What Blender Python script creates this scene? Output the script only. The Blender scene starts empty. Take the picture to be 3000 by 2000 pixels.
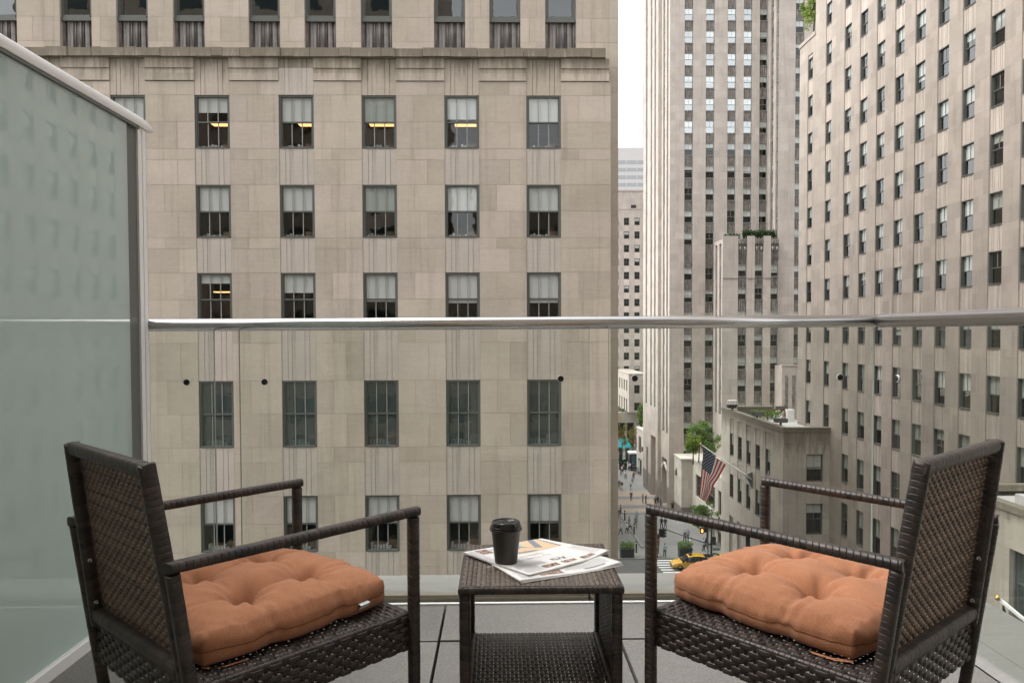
import bpy, bmesh, math, random
from mathutils import Vector, Matrix, noise as mnoise
R = random.Random(11)
S = bpy.context.scene
COL = S.collection
V = Vector
rad = math.radians
GZ = -28.4            # street level (eye level is z = 0, the balcony floor is at -1.037)
FZ = -1.037

# ------------------------------------------------------------------ helpers
class MB:
    """collects faces, builds ONE mesh object"""
    def __init__(s):
        s.v = []; s.f = []; s.m = []; s.t = []
    def add(s, vs, fs, mat=0, tint=None):
        o = len(s.v); s.v.extend(vs)
        t = R.random() if tint is None else tint
        for f in fs:
            s.f.append([i + o for i in f]); s.m.append(mat); s.t.append(t)
    def quad(s, a, b, c, d, mat=0, tint=None):
        s.add([a, b, c, d], [(0, 1, 2, 3)], mat, tint)
    def box(s, x0, x1, y0, y1, z0, z1, mat=0, tint=None, M=None, skip=()):
        vs = [V((x, y, z)) for x in (x0, x1) for y in (y0, y1) for z in (z0, z1)]
        if M is not None: vs = [M @ p for p in vs]
        fs = {'-x': (0, 1, 3, 2), '+x': (4, 6, 7, 5), '-y': (0, 4, 5, 1), '+y': (2, 3, 7, 6), '-z': (0, 2, 6, 4), '+z': (1, 5, 7, 3)}
        s.add(vs, [f for k, f in fs.items() if k not in skip], mat, tint)
    def tube(s, pts, r, n=8, mat=0, tint=None, cap=True):
        """round tube along a polyline; r a number or one per point"""
        pts = [V(p) for p in pts]; k = len(pts)
        rs = r if isinstance(r, (list, tuple)) else [r] * k
        vs = []; prev = None
        for i, p in enumerate(pts):
            a = (pts[min(i + 1, k - 1)] - pts[max(i - 1, 0)]).normalized()
            ref = prev if prev is not None else (V((0, 0, 1)) if abs(a.z) < .9 else V((1, 0, 0)))
            u = (ref - a * ref.dot(a)).normalized(); prev = u
            w = a.cross(u)
            for j in range(n):
                t = 2 * math.pi * j / n
                vs.append(p + (u * math.cos(t) + w * math.sin(t)) * rs[i])
        fs = [(i * n + j, i * n + (j + 1) % n, (i + 1) * n + (j + 1) % n, (i + 1) * n + j) for i in range(k - 1) for j in range(n)]
        if cap:
            fs.append(tuple(range(n - 1, -1, -1))); fs.append(tuple((k - 1) * n + j for j in range(n)))
        s.add(vs, fs, mat, tint)
    def lathe(s, prof, n=24, o=(0, 0, 0), mat=0, tint=None, M=None, mats=None):
        vs = []
        for (r, z) in prof:
            for j in range(n):
                t = 2 * math.pi * j / n
                p = V((r * math.cos(t), r * math.sin(t), z))
                vs.append((M @ p if M is not None else p) + V(o))
        for i in range(len(prof) - 1):
            pass
        fs = [(i * n + j, i * n + (j + 1) % n, (i + 1) * n + (j + 1) % n, (i + 1) * n + j) for i in range(len(prof) - 1) for j in range(n)]
        s.add(vs, fs, mat, tint)
    def mesh(s, name, mats, smooth=False):
        me = bpy.data.meshes.new(name)
        me.from_pydata([tuple(p) for p in s.v], [], s.f)
        for m in (mats if isinstance(mats, (list, tuple)) else [mats]): me.materials.append(m)
        me.polygons.foreach_set('material_index', s.m)
        me.polygons.foreach_set('use_smooth', [smooth] * len(s.f))
        a = me.attributes.new('tint', 'FLOAT', 'FACE'); a.data.foreach_set('value', s.t)
        me.update()
        return me
    def build(s, name, mats, parent=None, smooth=False, local=False):
        return link(name, s.mesh(name, mats, smooth), parent, local)

def link(name, me, parent=None, local=False, M=None):
    o = bpy.data.objects.new(name, me); COL.objects.link(o)
    if parent is not None:
        o.parent = parent
        if not local: o.matrix_parent_inverse = Matrix.Translation(-parent.location)
    if M is not None: o.matrix_basis = M
    return o

def tag(o, label=None, cat=None, group=None, kind=None):
    for k, v in (('label', label), ('category', cat), ('group', group), ('kind', kind)):
        if v: o[k] = v
    return o
def thing(name, loc, label, cat, group=None, rz=0):
    o = bpy.data.objects.new(name, None); COL.objects.link(o)
    o.location = loc; o.rotation_euler = (0, 0, rz); o.empty_display_size = .2
    return tag(o, label, cat, group)
def structure(o): o['kind'] = 'structure'; return o

# ------------------------------------------------------------------ node helpers
class G:
    def __init__(s, name, world=False):
        if world:
            s.nt = world.node_tree
        else:
            s.mat = bpy.data.materials.new(name); s.mat.use_nodes = True; s.nt = s.mat.node_tree
        s.nt.nodes.clear()
    def n(s, typ, **kw):
        nd = s.nt.nodes.new('ShaderNode' + typ)
        for k, v in kw.items(): setattr(nd, k, v)
        return nd
    def set(s, sock, v):
        if isinstance(v, bpy.types.NodeSocket): s.nt.links.new(v, sock)
        elif isinstance(v, (tuple, list)) and len(v) == 3 and sock.type == 'RGBA': sock.default_value = (*v, 1)
        else: sock.default_value = v
    def co(s, which='Object'): return s.n('TexCoord').outputs[which]
    def mp(s, vec, scale=(1, 1, 1), rot=(0, 0, 0), loc=(0, 0, 0)):
        m = s.n('Mapping'); s.set(m.inputs['Vector'], vec)
        m.inputs['Scale'].default_value = scale; m.inputs['Rotation'].default_value = rot; m.inputs['Location'].default_value = loc
        return m.outputs[0]
    def noise(s, vec, scale, detail=4, rough=.55, dist=0):
        m = s.n('TexNoise'); s.set(m.inputs['Vector'], vec); m.inputs['Scale'].default_value = scale
        m.inputs['Detail'].default_value = detail; m.inputs['Roughness'].default_value = rough; m.inputs['Distortion'].default_value = dist
        return m.outputs[0]
    def math(s, op, a, b=0., c=None, clamp=False):
        m = s.n('Math', operation=op, use_clamp=clamp); s.set(m.inputs[0], a); s.set(m.inputs[1], b)
        if c is not None: s.set(m.inputs[2], c)
        return m.outputs[0]
    def sm(s, v, a, b, lo=0., hi=1.):
        m = s.n('MapRange', interpolation_type='SMOOTHSTEP'); s.set(m.inputs[0], v)
        for i, x in enumerate((a, b, lo, hi)): m.inputs[i + 1].default_value = x
        return m.outputs[0]
    def lin(s, v, a, b, lo=0., hi=1.):
        m = s.n('MapRange'); s.set(m.inputs[0], v)
        for i, x in enumerate((a, b, lo, hi)): m.inputs[i + 1].default_value = x
        return m.outputs[0]
    def mix(s, f, a, b, mode='MIX'):
        m = s.n('Mix', data_type='RGBA', blend_type=mode); s.set(m.inputs[0], f); s.set(m.inputs[6], a); s.set(m.inputs[7], b)
        return m.outputs[2]
    def scale(s, col, f):
        m = s.n('VectorMath', operation='SCALE'); s.set(m.inputs[0], col); s.set(m.inputs['Scale'], f)
        return m.outputs[0]
    def attr(s, name='tint'):
        return s.n('Attribute', attribute_name=name, attribute_type='GEOMETRY').outputs['Fac']
    def sep(s, vec):
        m = s.n('SeparateXYZ'); s.set(m.inputs[0], vec); return m.outputs
    def rnd(s): return s.n('ObjectInfo').outputs['Random']
    def bump(s, h, st=.3, d=.01):
        b = s.n('Bump'); s.set(b.inputs['Height'], h); b.inputs['Strength'].default_value = st; b.inputs['Distance'].default_value = d
        return b.outputs[0]
    def out(s, sh):
        o = s.n('OutputMaterial'); s.nt.links.new(sh, o.inputs['Surface'])
    def pbr(s, col, rough=.6, normal=None, **kw):
        p = s.n('BsdfPrincipled'); s.set(p.inputs['Base Color'], col); s.set(p.inputs['Roughness'], rough)
        if normal is not None: s.set(p.inputs['Normal'], normal)
        for k, v in kw.items(): s.set(p.inputs[k.replace('_', ' ')], v)
        s.out(p.outputs[0]); return p

def plain(name, col, rough=.6, var=.12, sc=8, **kw):
    g = G(name); n = g.noise(g.co(), sc, 4)
    g.pbr(g.scale(col, g.math('ADD', g.lin(n, 0, 1, 1 - var, 1 + var), 0.)), rough, **kw)
    return g.mat

def stone(name, base, alt, stain=None, dirt=.0, contrast=1., bed=.07):
    """sawn limestone ashlar: block to block tint, bedding lines, blotches, run-off streaks; stain = (z low, z high)"""
    g = G(name); co = g.co(); t = g.attr()
    n1 = g.noise(co, .45, 4); n2 = g.noise(co, 9, 6, .7)
    bd = g.noise(g.mp(co, (.9, .9, 13), (.12, .1, 0)), 1., 5, .65)
    vs = g.noise(g.mp(co, (3.2, 3.2, .16)), 1., 5, .6)
    n3 = g.noise(g.mp(co, (1, 1, .7)), 1.6, 7, .72, .6)
    v = g.math('ADD', g.lin(t, 0, 1, 1 - .085 * contrast, 1 + .085 * contrast), g.math('ADD', g.lin(n1, .3, .7, -.09, .09), g.sm(n3, .56, .72, 0, .09)))
    v = g.math('ADD', v, g.lin(n2, .3, .7, -.05, .05))
    v = g.math('ADD', v, g.lin(bd, .3, .7, -bed / 2, bed / 2))
    v = g.math('ADD', v, g.sm(vs, .50, .74, 0, -.16 - dirt))
    hue = g.math('FRACT', g.math('MULTIPLY', t, 7.31))
    col = g.scale(g.mix(hue, base, alt), v)
    if stain:
        z = g.sep(co)[2]
        zz = g.lin(z, stain[0], stain[1])
        dn = g.noise(g.mp(co, (2.3, 2.3, .55)), 1., 6, .7)
        dn2 = g.noise(g.mp(co, (9, 9, .5)), 1., 3, .6)
        k = g.math('MULTIPLY', g.sm(g.math('ADD', g.math('MULTIPLY', zz, .42), g.math('ADD', g.math('MULTIPLY', dn, .6), g.math('MULTIPLY', dn2, .3))), .50, .82), g.sm(z, stain[0], stain[0] + .15))
        k = g.math('MULTIPLY', k, g.sm(z, stain[0] - .05, stain[0] + .4))
        col = g.mix(g.math('MULTIPLY', k, .72), col, (.105, .09, .06))
    g.pbr(col, .88, g.bump(g.math('ADD', n2, g.math('MULTIPLY', bd, .7)), .25, .012), Specular_IOR_Level=.25)
    return g.mat

M = {}
STA, STB = (.455, .388, .332), (.425, .371, .298)
M['stone'] = stone('limestone', STA, STB, contrast=1.0)
M['stone_cornice'] = stone('limestone weathered', STA, STB, stain=(9.35, 11.05), dirt=.08)
M['stone_span'] = stone('limestone spandrel', (.462, .402, .355), (.438, .388, .335), bed=.05, dirt=.06)
M['stone_pink'] = stone('limestone pink', (.365, .316, .276), (.340, .299, .255))
M['stone_tower'] = stone('limestone tower', (.395, .348, .312), (.370, .330, .290), contrast=.8)
M['stone_flag'] = stone('limestone stained', (.44, .40, .345), (.42, .385, .325), stain=(-12.2, -8.5), dirt=.08)
M['stone_low'] = stone('limestone parapet', (.36, .33, .275), (.345, .32, .265), stain=(-7.75, -6.8), dirt=.1)
M['stone_pod'] = stone('limestone podium', (.50, .455, .405), (.47, .435, .38))
M['granite'] = stone('granite plinth', (.19, .17, .15), (.17, .155, .14))
M['mortar'] = plain('mortar', (.355, .305, .235), .9)
M['roofing'] = plain('roof surface', (.42, .41, .39), .8, .15, 2)

def metal_span(name, a, b):
    g = G(name); co = g.co()
    vs = g.noise(g.mp(co, (9, 9, .55)), 1., 5, .65); v2 = g.noise(co, 1.7, 3)
    k = g.math('ADD', g.sm(vs, .36, .68), g.lin(v2, .3, .7, -.3, .3), clamp=True)
    g.pbr(g.mix(k, a, b), .6, None, Specular_IOR_Level=.4)
    return g.mat
M['span_dark'] = metal_span('weathered cast panel', (.065, .056, .052), (.27, .245, .23))
M['span_tower'] = metal_span('weathered tower panel', (.085, .076, .067), (.26, .235, .21))
M['frame'] = plain('painted window frame', (.095, .100, .090), .5)
M['frame_light'] = plain('grey green window frame', (.19, .20, .18), .5)
M['muntin'] = plain('pale glazing bar', (.26, .265, .245), .5)
M['room'] = plain('dim office interior', (.20, .135, .08), .9, .5, 1.2)
M['room_dark'] = plain('dark interior', (.03, .028, .025), .9, .4, 1.5)
M['blind'] = plain('window blind', (.50, .505, .485), .8, .08, 2.5)
M['ceiling_lamp'] = None
g = G('office ceiling lamp'); e = g.n('Emission'); e.inputs[0].default_value = (1, .55, .20, 1); e.inputs[1].default_value = .6; g.out(e.outputs[0]); M['ceiling_lamp'] = g.mat

def glass(name, tint=(.80, .84, .82), ior=1.6, wave=.0, wscale=1.2, dust=None, gl_rough=.0):
    g = G(name)
    nrm = None
    if wave:
        rn = g.rnd(); mv = g.n('VectorMath', operation='ADD'); g.set(mv.inputs[0], g.co())
        cb = g.n('CombineXYZ'); g.set(cb.inputs[0], g.math('MULTIPLY', rn, 50.)); g.set(cb.inputs[1], g.math('MULTIPLY', rn, 31.)); g.set(mv.inputs[1], cb.outputs[0])
        nrm = g.bump(g.noise(mv.outputs[0], wscale, 2, .45), wave, .02)
    lw = g.n('LayerWeight'); lw.inputs[0].default_value = .5      # Schlick, the same from both sides of the pane
    if nrm is not None: g.set(lw.inputs['Normal'], nrm)
    f0 = ((ior - 1) / (ior + 1)) ** 2
    fr = g.math('ADD', g.math('MULTIPLY', g.math('POWER', lw.outputs['Facing'], 5.), 1 - f0), f0)
    tr = g.n('BsdfTransparent'); g.set(tr.inputs[0], tint)
    gl = g.n('BsdfGlossy'); gl.inputs['Roughness'].default_value = gl_rough; gl.inputs[0].default_value = (.97, 1, .99, 1)
    if nrm is not None: g.set(gl.inputs['Normal'], nrm)
    body = tr.outputs[0]
    if dust:
        df = g.n('BsdfDiffuse'); g.set(df.inputs[0], dust[0])
        mx = g.n('MixShader'); g.set(mx.inputs[0], g.lin(g.noise(g.co(), 2.2, 6, .7), .3, .75, dust[1] * .4, dust[1])); g.set(mx.inputs[1], body); g.set(mx.inputs[2], df.outputs[0]); body = mx.outputs[0]
    m = g.n('MixShader'); g.set(m.inputs[0], fr); g.set(m.inputs[1], body); g.set(m.inputs[2], gl.outputs[0])
    g.out(m.outputs[0]); return g.mat
M['pane'] = glass('window glass', (.985, .99, .985), 1.6, .35, 1.1)
M['pane_dusty'] = glass('dusty window glass', (.55, .62, .58), 1.7, .3, 1.3, ((.17, .205, .195), .45))
M['pane_bright'] = glass('bright window glass', (.85, .88, .85), 2.0, .35, .8)
M['pane_tower'] = glass('tower window glass', (.85, .88, .85), 4.2, .3, .7)
M['pane_far'] = glass('far window glass', (.9, .92, .9), 1.7, .4, .9)
M['rail_glass'] = glass('balcony glass', (.885, .915, .888), 1.5)

# frosted partition glass: pale green body under a clear glossy face
g = G('frosted glass'); n = g.noise(g.co(), 1.1, 3)
p = g.pbr(g.scale((.485, .56, .535), g.lin(n, .3, .7, .96, 1.04)), .75, None, Coat_Weight=1., Coat_Roughness=.003, Coat_IOR=1.85, Specular_IOR_Level=.1)
fz = g.n('BsdfTranslucent'); fz.inputs[0].default_value = (.50, .58, .545, 1)
mx = g.n('MixShader'); mx.inputs[0].default_value = .3
o_ = [x for x in g.nt.nodes if x.type == 'OUTPUT_MATERIAL'][0]
g.nt.links.new(p.outputs[0], mx.inputs[1]); g.nt.links.new(fz.outputs[0], mx.inputs[2]); g.nt.links.new(mx.outputs[0], o_.inputs['Surface'])
M['frosted'] = g.mat
g = G('glass edge'); g.pbr((.26, .30, .27), .2); M['glass_edge'] = g.mat

def brushed(name, col, rough, metallic=1.):
    g = G(name); d = g.noise(g.co(), 9, 4, .6)
    g.pbr(g.scale(col, g.lin(d, .3, .7, .985, 1.012)), rough, None, Metallic=metallic)
    return g.mat
M['steel'] = brushed('brushed steel', (.58, .57, .555), .27)
M['alu'] = plain('painted aluminium', (.80, .80, .785), .42, .05, 5)
M['alu_dark'] = plain('shaded channel aluminium', (.12, .124, .115), .5, .05, 5)
M['black'] = plain('black rubber', (.012, .012, .012), .5)

def wicker(name, dark, light, rough=.38):
    g = G(name); t = g.attr(); co = g.co()
    n = g.noise(co, 55, 4, .7); f = g.noise(co, 420, 2)
    k = g.math('ADD', g.math('MULTIPLY', t, .75), g.lin(n, .3, .7, -.15, .35), clamp=True)
    col = g.mix(k, dark, light)
    g.pbr(g.scale(col, g.lin(f, .3, .7, .8, 1.2)), g.math('ADD', g.lin(n, .3, .7, rough - .07, rough + .1), 0.), g.bump(f, .25, .0006), Specular_IOR_Level=.5)
    return g.mat
M['wicker'] = wicker('brown resin wicker', (.009, .0075, .0065), (.052, .035, .025), .44)
M['wicker_back'] = wicker('brown resin wicker strands', (.007, .006, .005), (.175, .112, .070), .48)
M['wicker_table'] = wicker('table wicker', (.040, .030, .023), (.115, .083, .062), .5)

# orange canvas
g = G('orange canvas'); co = g.co()
wv = g.n('TexChecker'); g.set(wv.inputs['Vector'], g.mp(co, (1, 1, 1), (0, 0, .6))); wv.inputs['Scale'].default_value = 620
n = g.noise(co, 9, 5); f = g.noise(co, 420, 2)
col = g.scale(g.mix(g.lin(n, .3, .7), (.330, .140, .069), (.362, .158, .082)), g.math('ADD', g.lin(f, .3, .7, .80, 1.20), g.lin(wv.outputs[1], 0, 1, -.07, .07)))
g.pbr(col, .9, g.bump(g.math('ADD', f, wv.outputs[1]), .35, .0007), Specular_IOR_Level=.15, Sheen_Weight=.12, Sheen_Roughness=.5)
M['canvas'] = g.mat
M['seam'] = plain('seam thread', (.16, .055, .022), .9)
M['tagwhite'] = plain('care tag', (.62, .66, .64), .6)

# floor pavers (speckled granite)
g = G('granite pavers'); co = g.co(); t = g.attr()
n = g.noise(co, 2.2, 5); f = g.noise(co, 230, 3, .8); f2 = g.noise(co, 90, 3, .7); wet = g.noise(g.mp(co, (1.3, 2.2, 1)), 1.2, 4)
v = g.math('ADD', g.lin(t, 0, 1, .92, 1.08), g.math('ADD', g.lin(f, .3, .7, -.38, .38), g.math('ADD', g.lin(n, .3, .7, -.14, .14), g.lin(f2, .3, .7, -.14, .14))))
g.pbr(g.scale((.165, .156, .142), v), .72, g.bump(f, .25, .001)); M['paver'] = g.mat
g = G('pale coping stone'); co = g.co()
v = g.math('ADD', g.lin(g.noise(g.mp(co, (1, 5, 5)), 3, 6, .7), .3, .7, .86, 1.12), g.lin(g.noise(co, 160, 3), .3, .7, -.07, .07))
g.pbr(g.scale((.225, .217, .202), v), .6, None); M['coping'] = g.mat
M['shoe'] = plain('dull brass channel', (.23, .205, .15), .45, .35, 14)
# ------------------------------------------------------------------ facades
class Plane:
    """a vertical wall plane: u along the wall, z up, d = depth into the wall"""
    def __init__(s, o, u, n):
        s.o = V(o); s.u = V(u); s.n = V(n)
    def p(s, u, z, d=0.):
        return s.o + s.u * u + V((0, 0, z)) - s.n * d
    def q(s, mb, u0, u1, z0, z1, d=0., mat=0, tint=None):
        mb.add([s.p(u0, z0, d), s.p(u1, z0, d), s.p(u1, z1, d), s.p(u0, z1, d)], [(0, 1, 2, 3)], mat, tint)
    def m(s, u, z, d):
        t = s.p(u, z, d); a = -s.n
        return Matrix(((s.u.x, a.x, 0, t.x), (s.u.y, a.y, 0, t.y), (0, 0, 1, t.z), (0, 0, 0, 1)))

def courses(rows, zlo, zhi, h=.98):
    """course lines that run through window heads, meeting rails and sills, with one short course under each sill"""
    zs = set()
    rows = sorted(rows, key=lambda r: -r[0])
    if rows:
        z = rows[0][0]
        while z < zhi: zs.add(round(z, 3)); z += h
        for i, (t, b) in enumerate(rows):
            zs.update((round(t, 3), round((t + b) / 2, 3), round(b, 3)))
            nt = rows[i + 1][0] if i + 1 < len(rows) else None
            if nt is not None:
                gap = b - nt; zs.add(round(b - gap * .31, 3))
                if gap > 2.2: zs.add(round(b - gap * .66, 3))
        z = rows[-1][1]
    else: z = zhi
    while z > zlo: zs.add(round(z, 3)); z -= h
    zs = sorted(x for x in zs if zlo < x < zhi)
    out = [zlo]
    for x in zs:
        if x - out[-1] > .2: out.append(x)
    if zhi - out[-1] < .2: out.pop()
    return out + [zhi]

def ashlar(mb, P, u0, u1, cs, mat=0, mortar=1, bl=1.15, j=.006, seed=0, first=None):
    """courses of blocks flush with the plane, joints showing the backing 6 mm behind"""
    if u1 - u0 < .02: return
    P.q(mb, u0, u1, cs[0], cs[-1], .006, mortar, .5)
    rr = random.Random(seed + int(u0 * 97))
    for k, (a, b) in enumerate(zip(cs[:-1], cs[1:])):
        w = u1 - u0; n = max(1, round(w / bl))
        if w < .9: br = [u0, u1]
        elif n <= 2:
            f = .36 if (k % 2) else .64
            br = [u0, u0 + w * f, u1]
        else:
            st = w / n; off = .5 if k % 2 else 0.
            br = [u0] + [u0 + st * (i + off) + rr.uniform(-.15, .15) for i in range(1 if not off else 0, n)] + [u1]
        for x0, x1 in zip(br[:-1], br[1:]):
            if x1 - x0 > 2.5 * j: P.q(mb, x0 + j, x1 - j, a + j, b - j, 0, mat, rr.random())

STONE_G = ((.175, .19), (.30, .312), (.67, .682), (.81, .825))
METAL_G = ((.10, .16), (.34, .40), (.43, .47), (.60, .66), (.68, .72), (.86, .92))
def spandrel(mb, P, u0, u1, z0, z1, d, grooves, gd=.03, mat=0, tint=None):
    """fluted panel across u with square grooves"""
    t = R.random() if tint is None else tint
    w = u1 - u0; x = u0
    for a, b in grooves:
        a = u0 + a * w; b = u0 + b * w
        P.q(mb, x, a, z0, z1, d, mat, t); P.q(mb, a, b, z0, z1, d + gd, mat, t)
        mb.quad(P.p(a, z0, d), P.p(a, z0, d + gd), P.p(a, z1, d + gd), P.p(a, z1, d), mat, t)
        mb.quad(P.p(b, z0, d + gd), P.p(b, z0, d), P.p(b, z1, d), P.p(b, z1, d + gd), mat, t)
        x = b
    P.q(mb, x, u1, z0, z1, d, mat, t)

def slot_sides(mb, P, u0, u1, z0, z1, d, mat=0, head=True):
    t = R.random()
    mb.quad(P.p(u0, z0, 0), P.p(u0, z0, d), P.p(u0, z1, d), P.p(u0, z1, 0), mat, t)
    mb.quad(P.p(u1, z0, d), P.p(u1, z0, 0), P.p(u1, z1, 0), P.p(u1, z1, d), mat, t)
    if head:
        mb.quad(P.p(u0, z1, d), P.p(u1, z1, d), P.p(u1, z1, 0), P.p(u0, z1, 0), mat, t)
        mb.quad(P.p(u0, z0, 0), P.p(u1, z0, 0), P.p(u1, z0, d), P.p(u0, z0, d), mat, t)

# window parts (local: x across, y into the wall, z up)
MESH = {}
def win_frame(w, h, up, lo, fw=.075, mats=('frame', 'muntin'), dy=.07):
    k = ('f', round(w, 2), round(h, 2), up, lo, fw, mats, dy)
    if k in MESH: return MESH[k]
    b = MB(); fill_frame(b, w, h, up, lo, fw, Matrix.Identity(4), 0, 1, dy)
    MESH[k] = b.mesh('window', [M[m] for m in mats]); return MESH[k]
def fill_frame(b, w, h, up, lo, fw, T, m0=0, m1=1, dy=.07):
    e = .14 + dy
    b.box(0, fw, 0, e, 0, h, m0, .5, T); b.box(w - fw, w, 0, e, 0, h, m0, .5, T)
    b.box(fw, w - fw, 0, e, h - fw, h, m0, .5, T); b.box(fw, w - fw, -.045, e, 0, fw * .95, m0, .5, T)
    b.box(fw, w - fw, .035 + dy, .12 + dy, h / 2 - .03, h / 2 + .03, m0, .5, T)
    s = fw * .45
    for x in (fw, w - fw - s): b.box(x, x + s, .045 + dy, .12 + dy, fw, h - fw, m0, .5, T)
    for n, z0, z1, y in ((up, h / 2 + .03, h - fw, .045 + dy), (lo, fw * .95, h / 2 - .03, .07 + dy)):
        for i in range(1, n):
            x = fw + (w - 2 * fw) * i / n
            b.box(x - .016, x + .016, y, y + .035, z0, z1, m1, .5, T)
def win_pane(w, h, mat, fw=.075, dy=.07):
    k = ('p', round(w, 2), round(h, 2), mat, dy)
    if k not in MESH:
        b = MB(); fill_pane(b, w, h, fw, Matrix.Translation((0, dy - .07, 0))); MESH[k] = b.mesh('pane', M[mat])
    return MESH[k]
def fill_pane(b, w, h, fw, T, mat=0):
    for z0, z1, y in ((h / 2, h - fw, .135), (fw * .9, h / 2, .16)):
        b.add([T @ V(p) for p in ((fw, y, z0), (w - fw, y, z0), (w - fw, y, z1), (fw, y, z1))], [(0, 1, 2, 3)], mat, .5)
def win_blind(w, h, f, dy=.07):
    k = ('b', round(w, 2), round(h, 2), round(f, 2), dy)
    if k not in MESH:
        y = .108 + dy; b = MB(); b.box(.05, w - .05, y, y + .006, h * (1 - f), h - .04); b.box(.05, w - .05, y - .004, y + .012, h * (1 - f) - .03, h * (1 - f))
        MESH[k] = b.mesh('blind', M['blind'])
    return MESH[k]
def win_room(w, h, depth, side, mat='room', lamp=0):
    k = ('r', round(w, 2), round(h, 2), depth, mat, lamp)
    if k not in MESH:
        b = MB(); x0, x1, z0, z1 = -side, w + side, -.75 if depth > 2 else 0, h + (.25 if depth > 2 else 0)
        b.box(x0, x1, .27, depth, z0, z1, 0, .5, None, ('-y',))
        # wall inside face round the opening
        b.box(x0, .03, .26, .27, z0, z1, 0, .5); b.box(w - .03, x1, .26, .27, z0, z1, 0, .5)
        if depth > 2:
            rr = random.Random(int(w * 100 + h * 37 + lamp))
            b.box(.1, .9, depth - .6, depth - .1, z0, z0 + 1.3, 0, .2); b.box(w - .5, w, .5, 1.2, z0, .32, 0, .9); b.box(.2, .7, .4, .8, z0, .2, 0, .9)
            for i in range(7):
                x = .15 + i * .12; b.box(x, x + .08, .3, .5, 0.02, .1 + .16 * rr.random(), 2, rr.random())
            if lamp:
                for y in (1.6,): b.box(-.3 + .3 * lamp, w * .92, y, y + .4, h * .5 + .37 + .2 * (y > 2), h * .5 + .405 + .2 * (y > 2), 1)
        MESH[k] = b.mesh('room', [M[mat], M['ceiling_lamp'], M['blind']])
    return MESH[k]

def add_window(bld, P, u, z, w, h, d, up, lo, blind=0., pane='pane', room=None, fw=.075, mats=('frame', 'muntin'), name='window', dy=.07):
    T = P.m(u, z, d)
    o = link(name, win_frame(w, h, up, lo, fw, mats, dy), bld); o.matrix_basis = T
    link('pane', win_pane(w, h, pane, fw, dy), o, True)
    if blind > 0: link('blind', win_blind(w, h, blind, dy), o, True)
    if room: link('room', win_room(w, h, *room), o, True)
    return o
def merged_window(mb, P, u, z, w, h, d, up, lo, blind, fw=.075, dark=.5):
    """same window written into a shared mesh: 0 frame, 1 bar, 2 pane, 3 blind, 4 room"""
    T = P.m(u, z, d)
    fill_frame(mb, w, h, up, lo, fw, T, 0, 1); fill_pane(mb, w, h, fw, T, 2)
    if blind: mb.box(.05, w - .05, .178, .184, h * (1 - blind), h - .04, 3, .5, T)
    mb.box(0, w, .27, .95, 0, h, 4, .5, T, ('-y',))
MERGED = lambda fr='frame': [M[fr], M['muntin'], M['pane_far'], M['blind'], M['room_dark']]
def rblind(r):
    x = r.random()
    return 0. if x < .2 else (.5 if x < .75 else r.uniform(.25, .7))

XP, XM, YM, YP = V((1, 0, 0)), V((-1, 0, 0)), V((0, -1, 0)), V((0, 1, 0))

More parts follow.
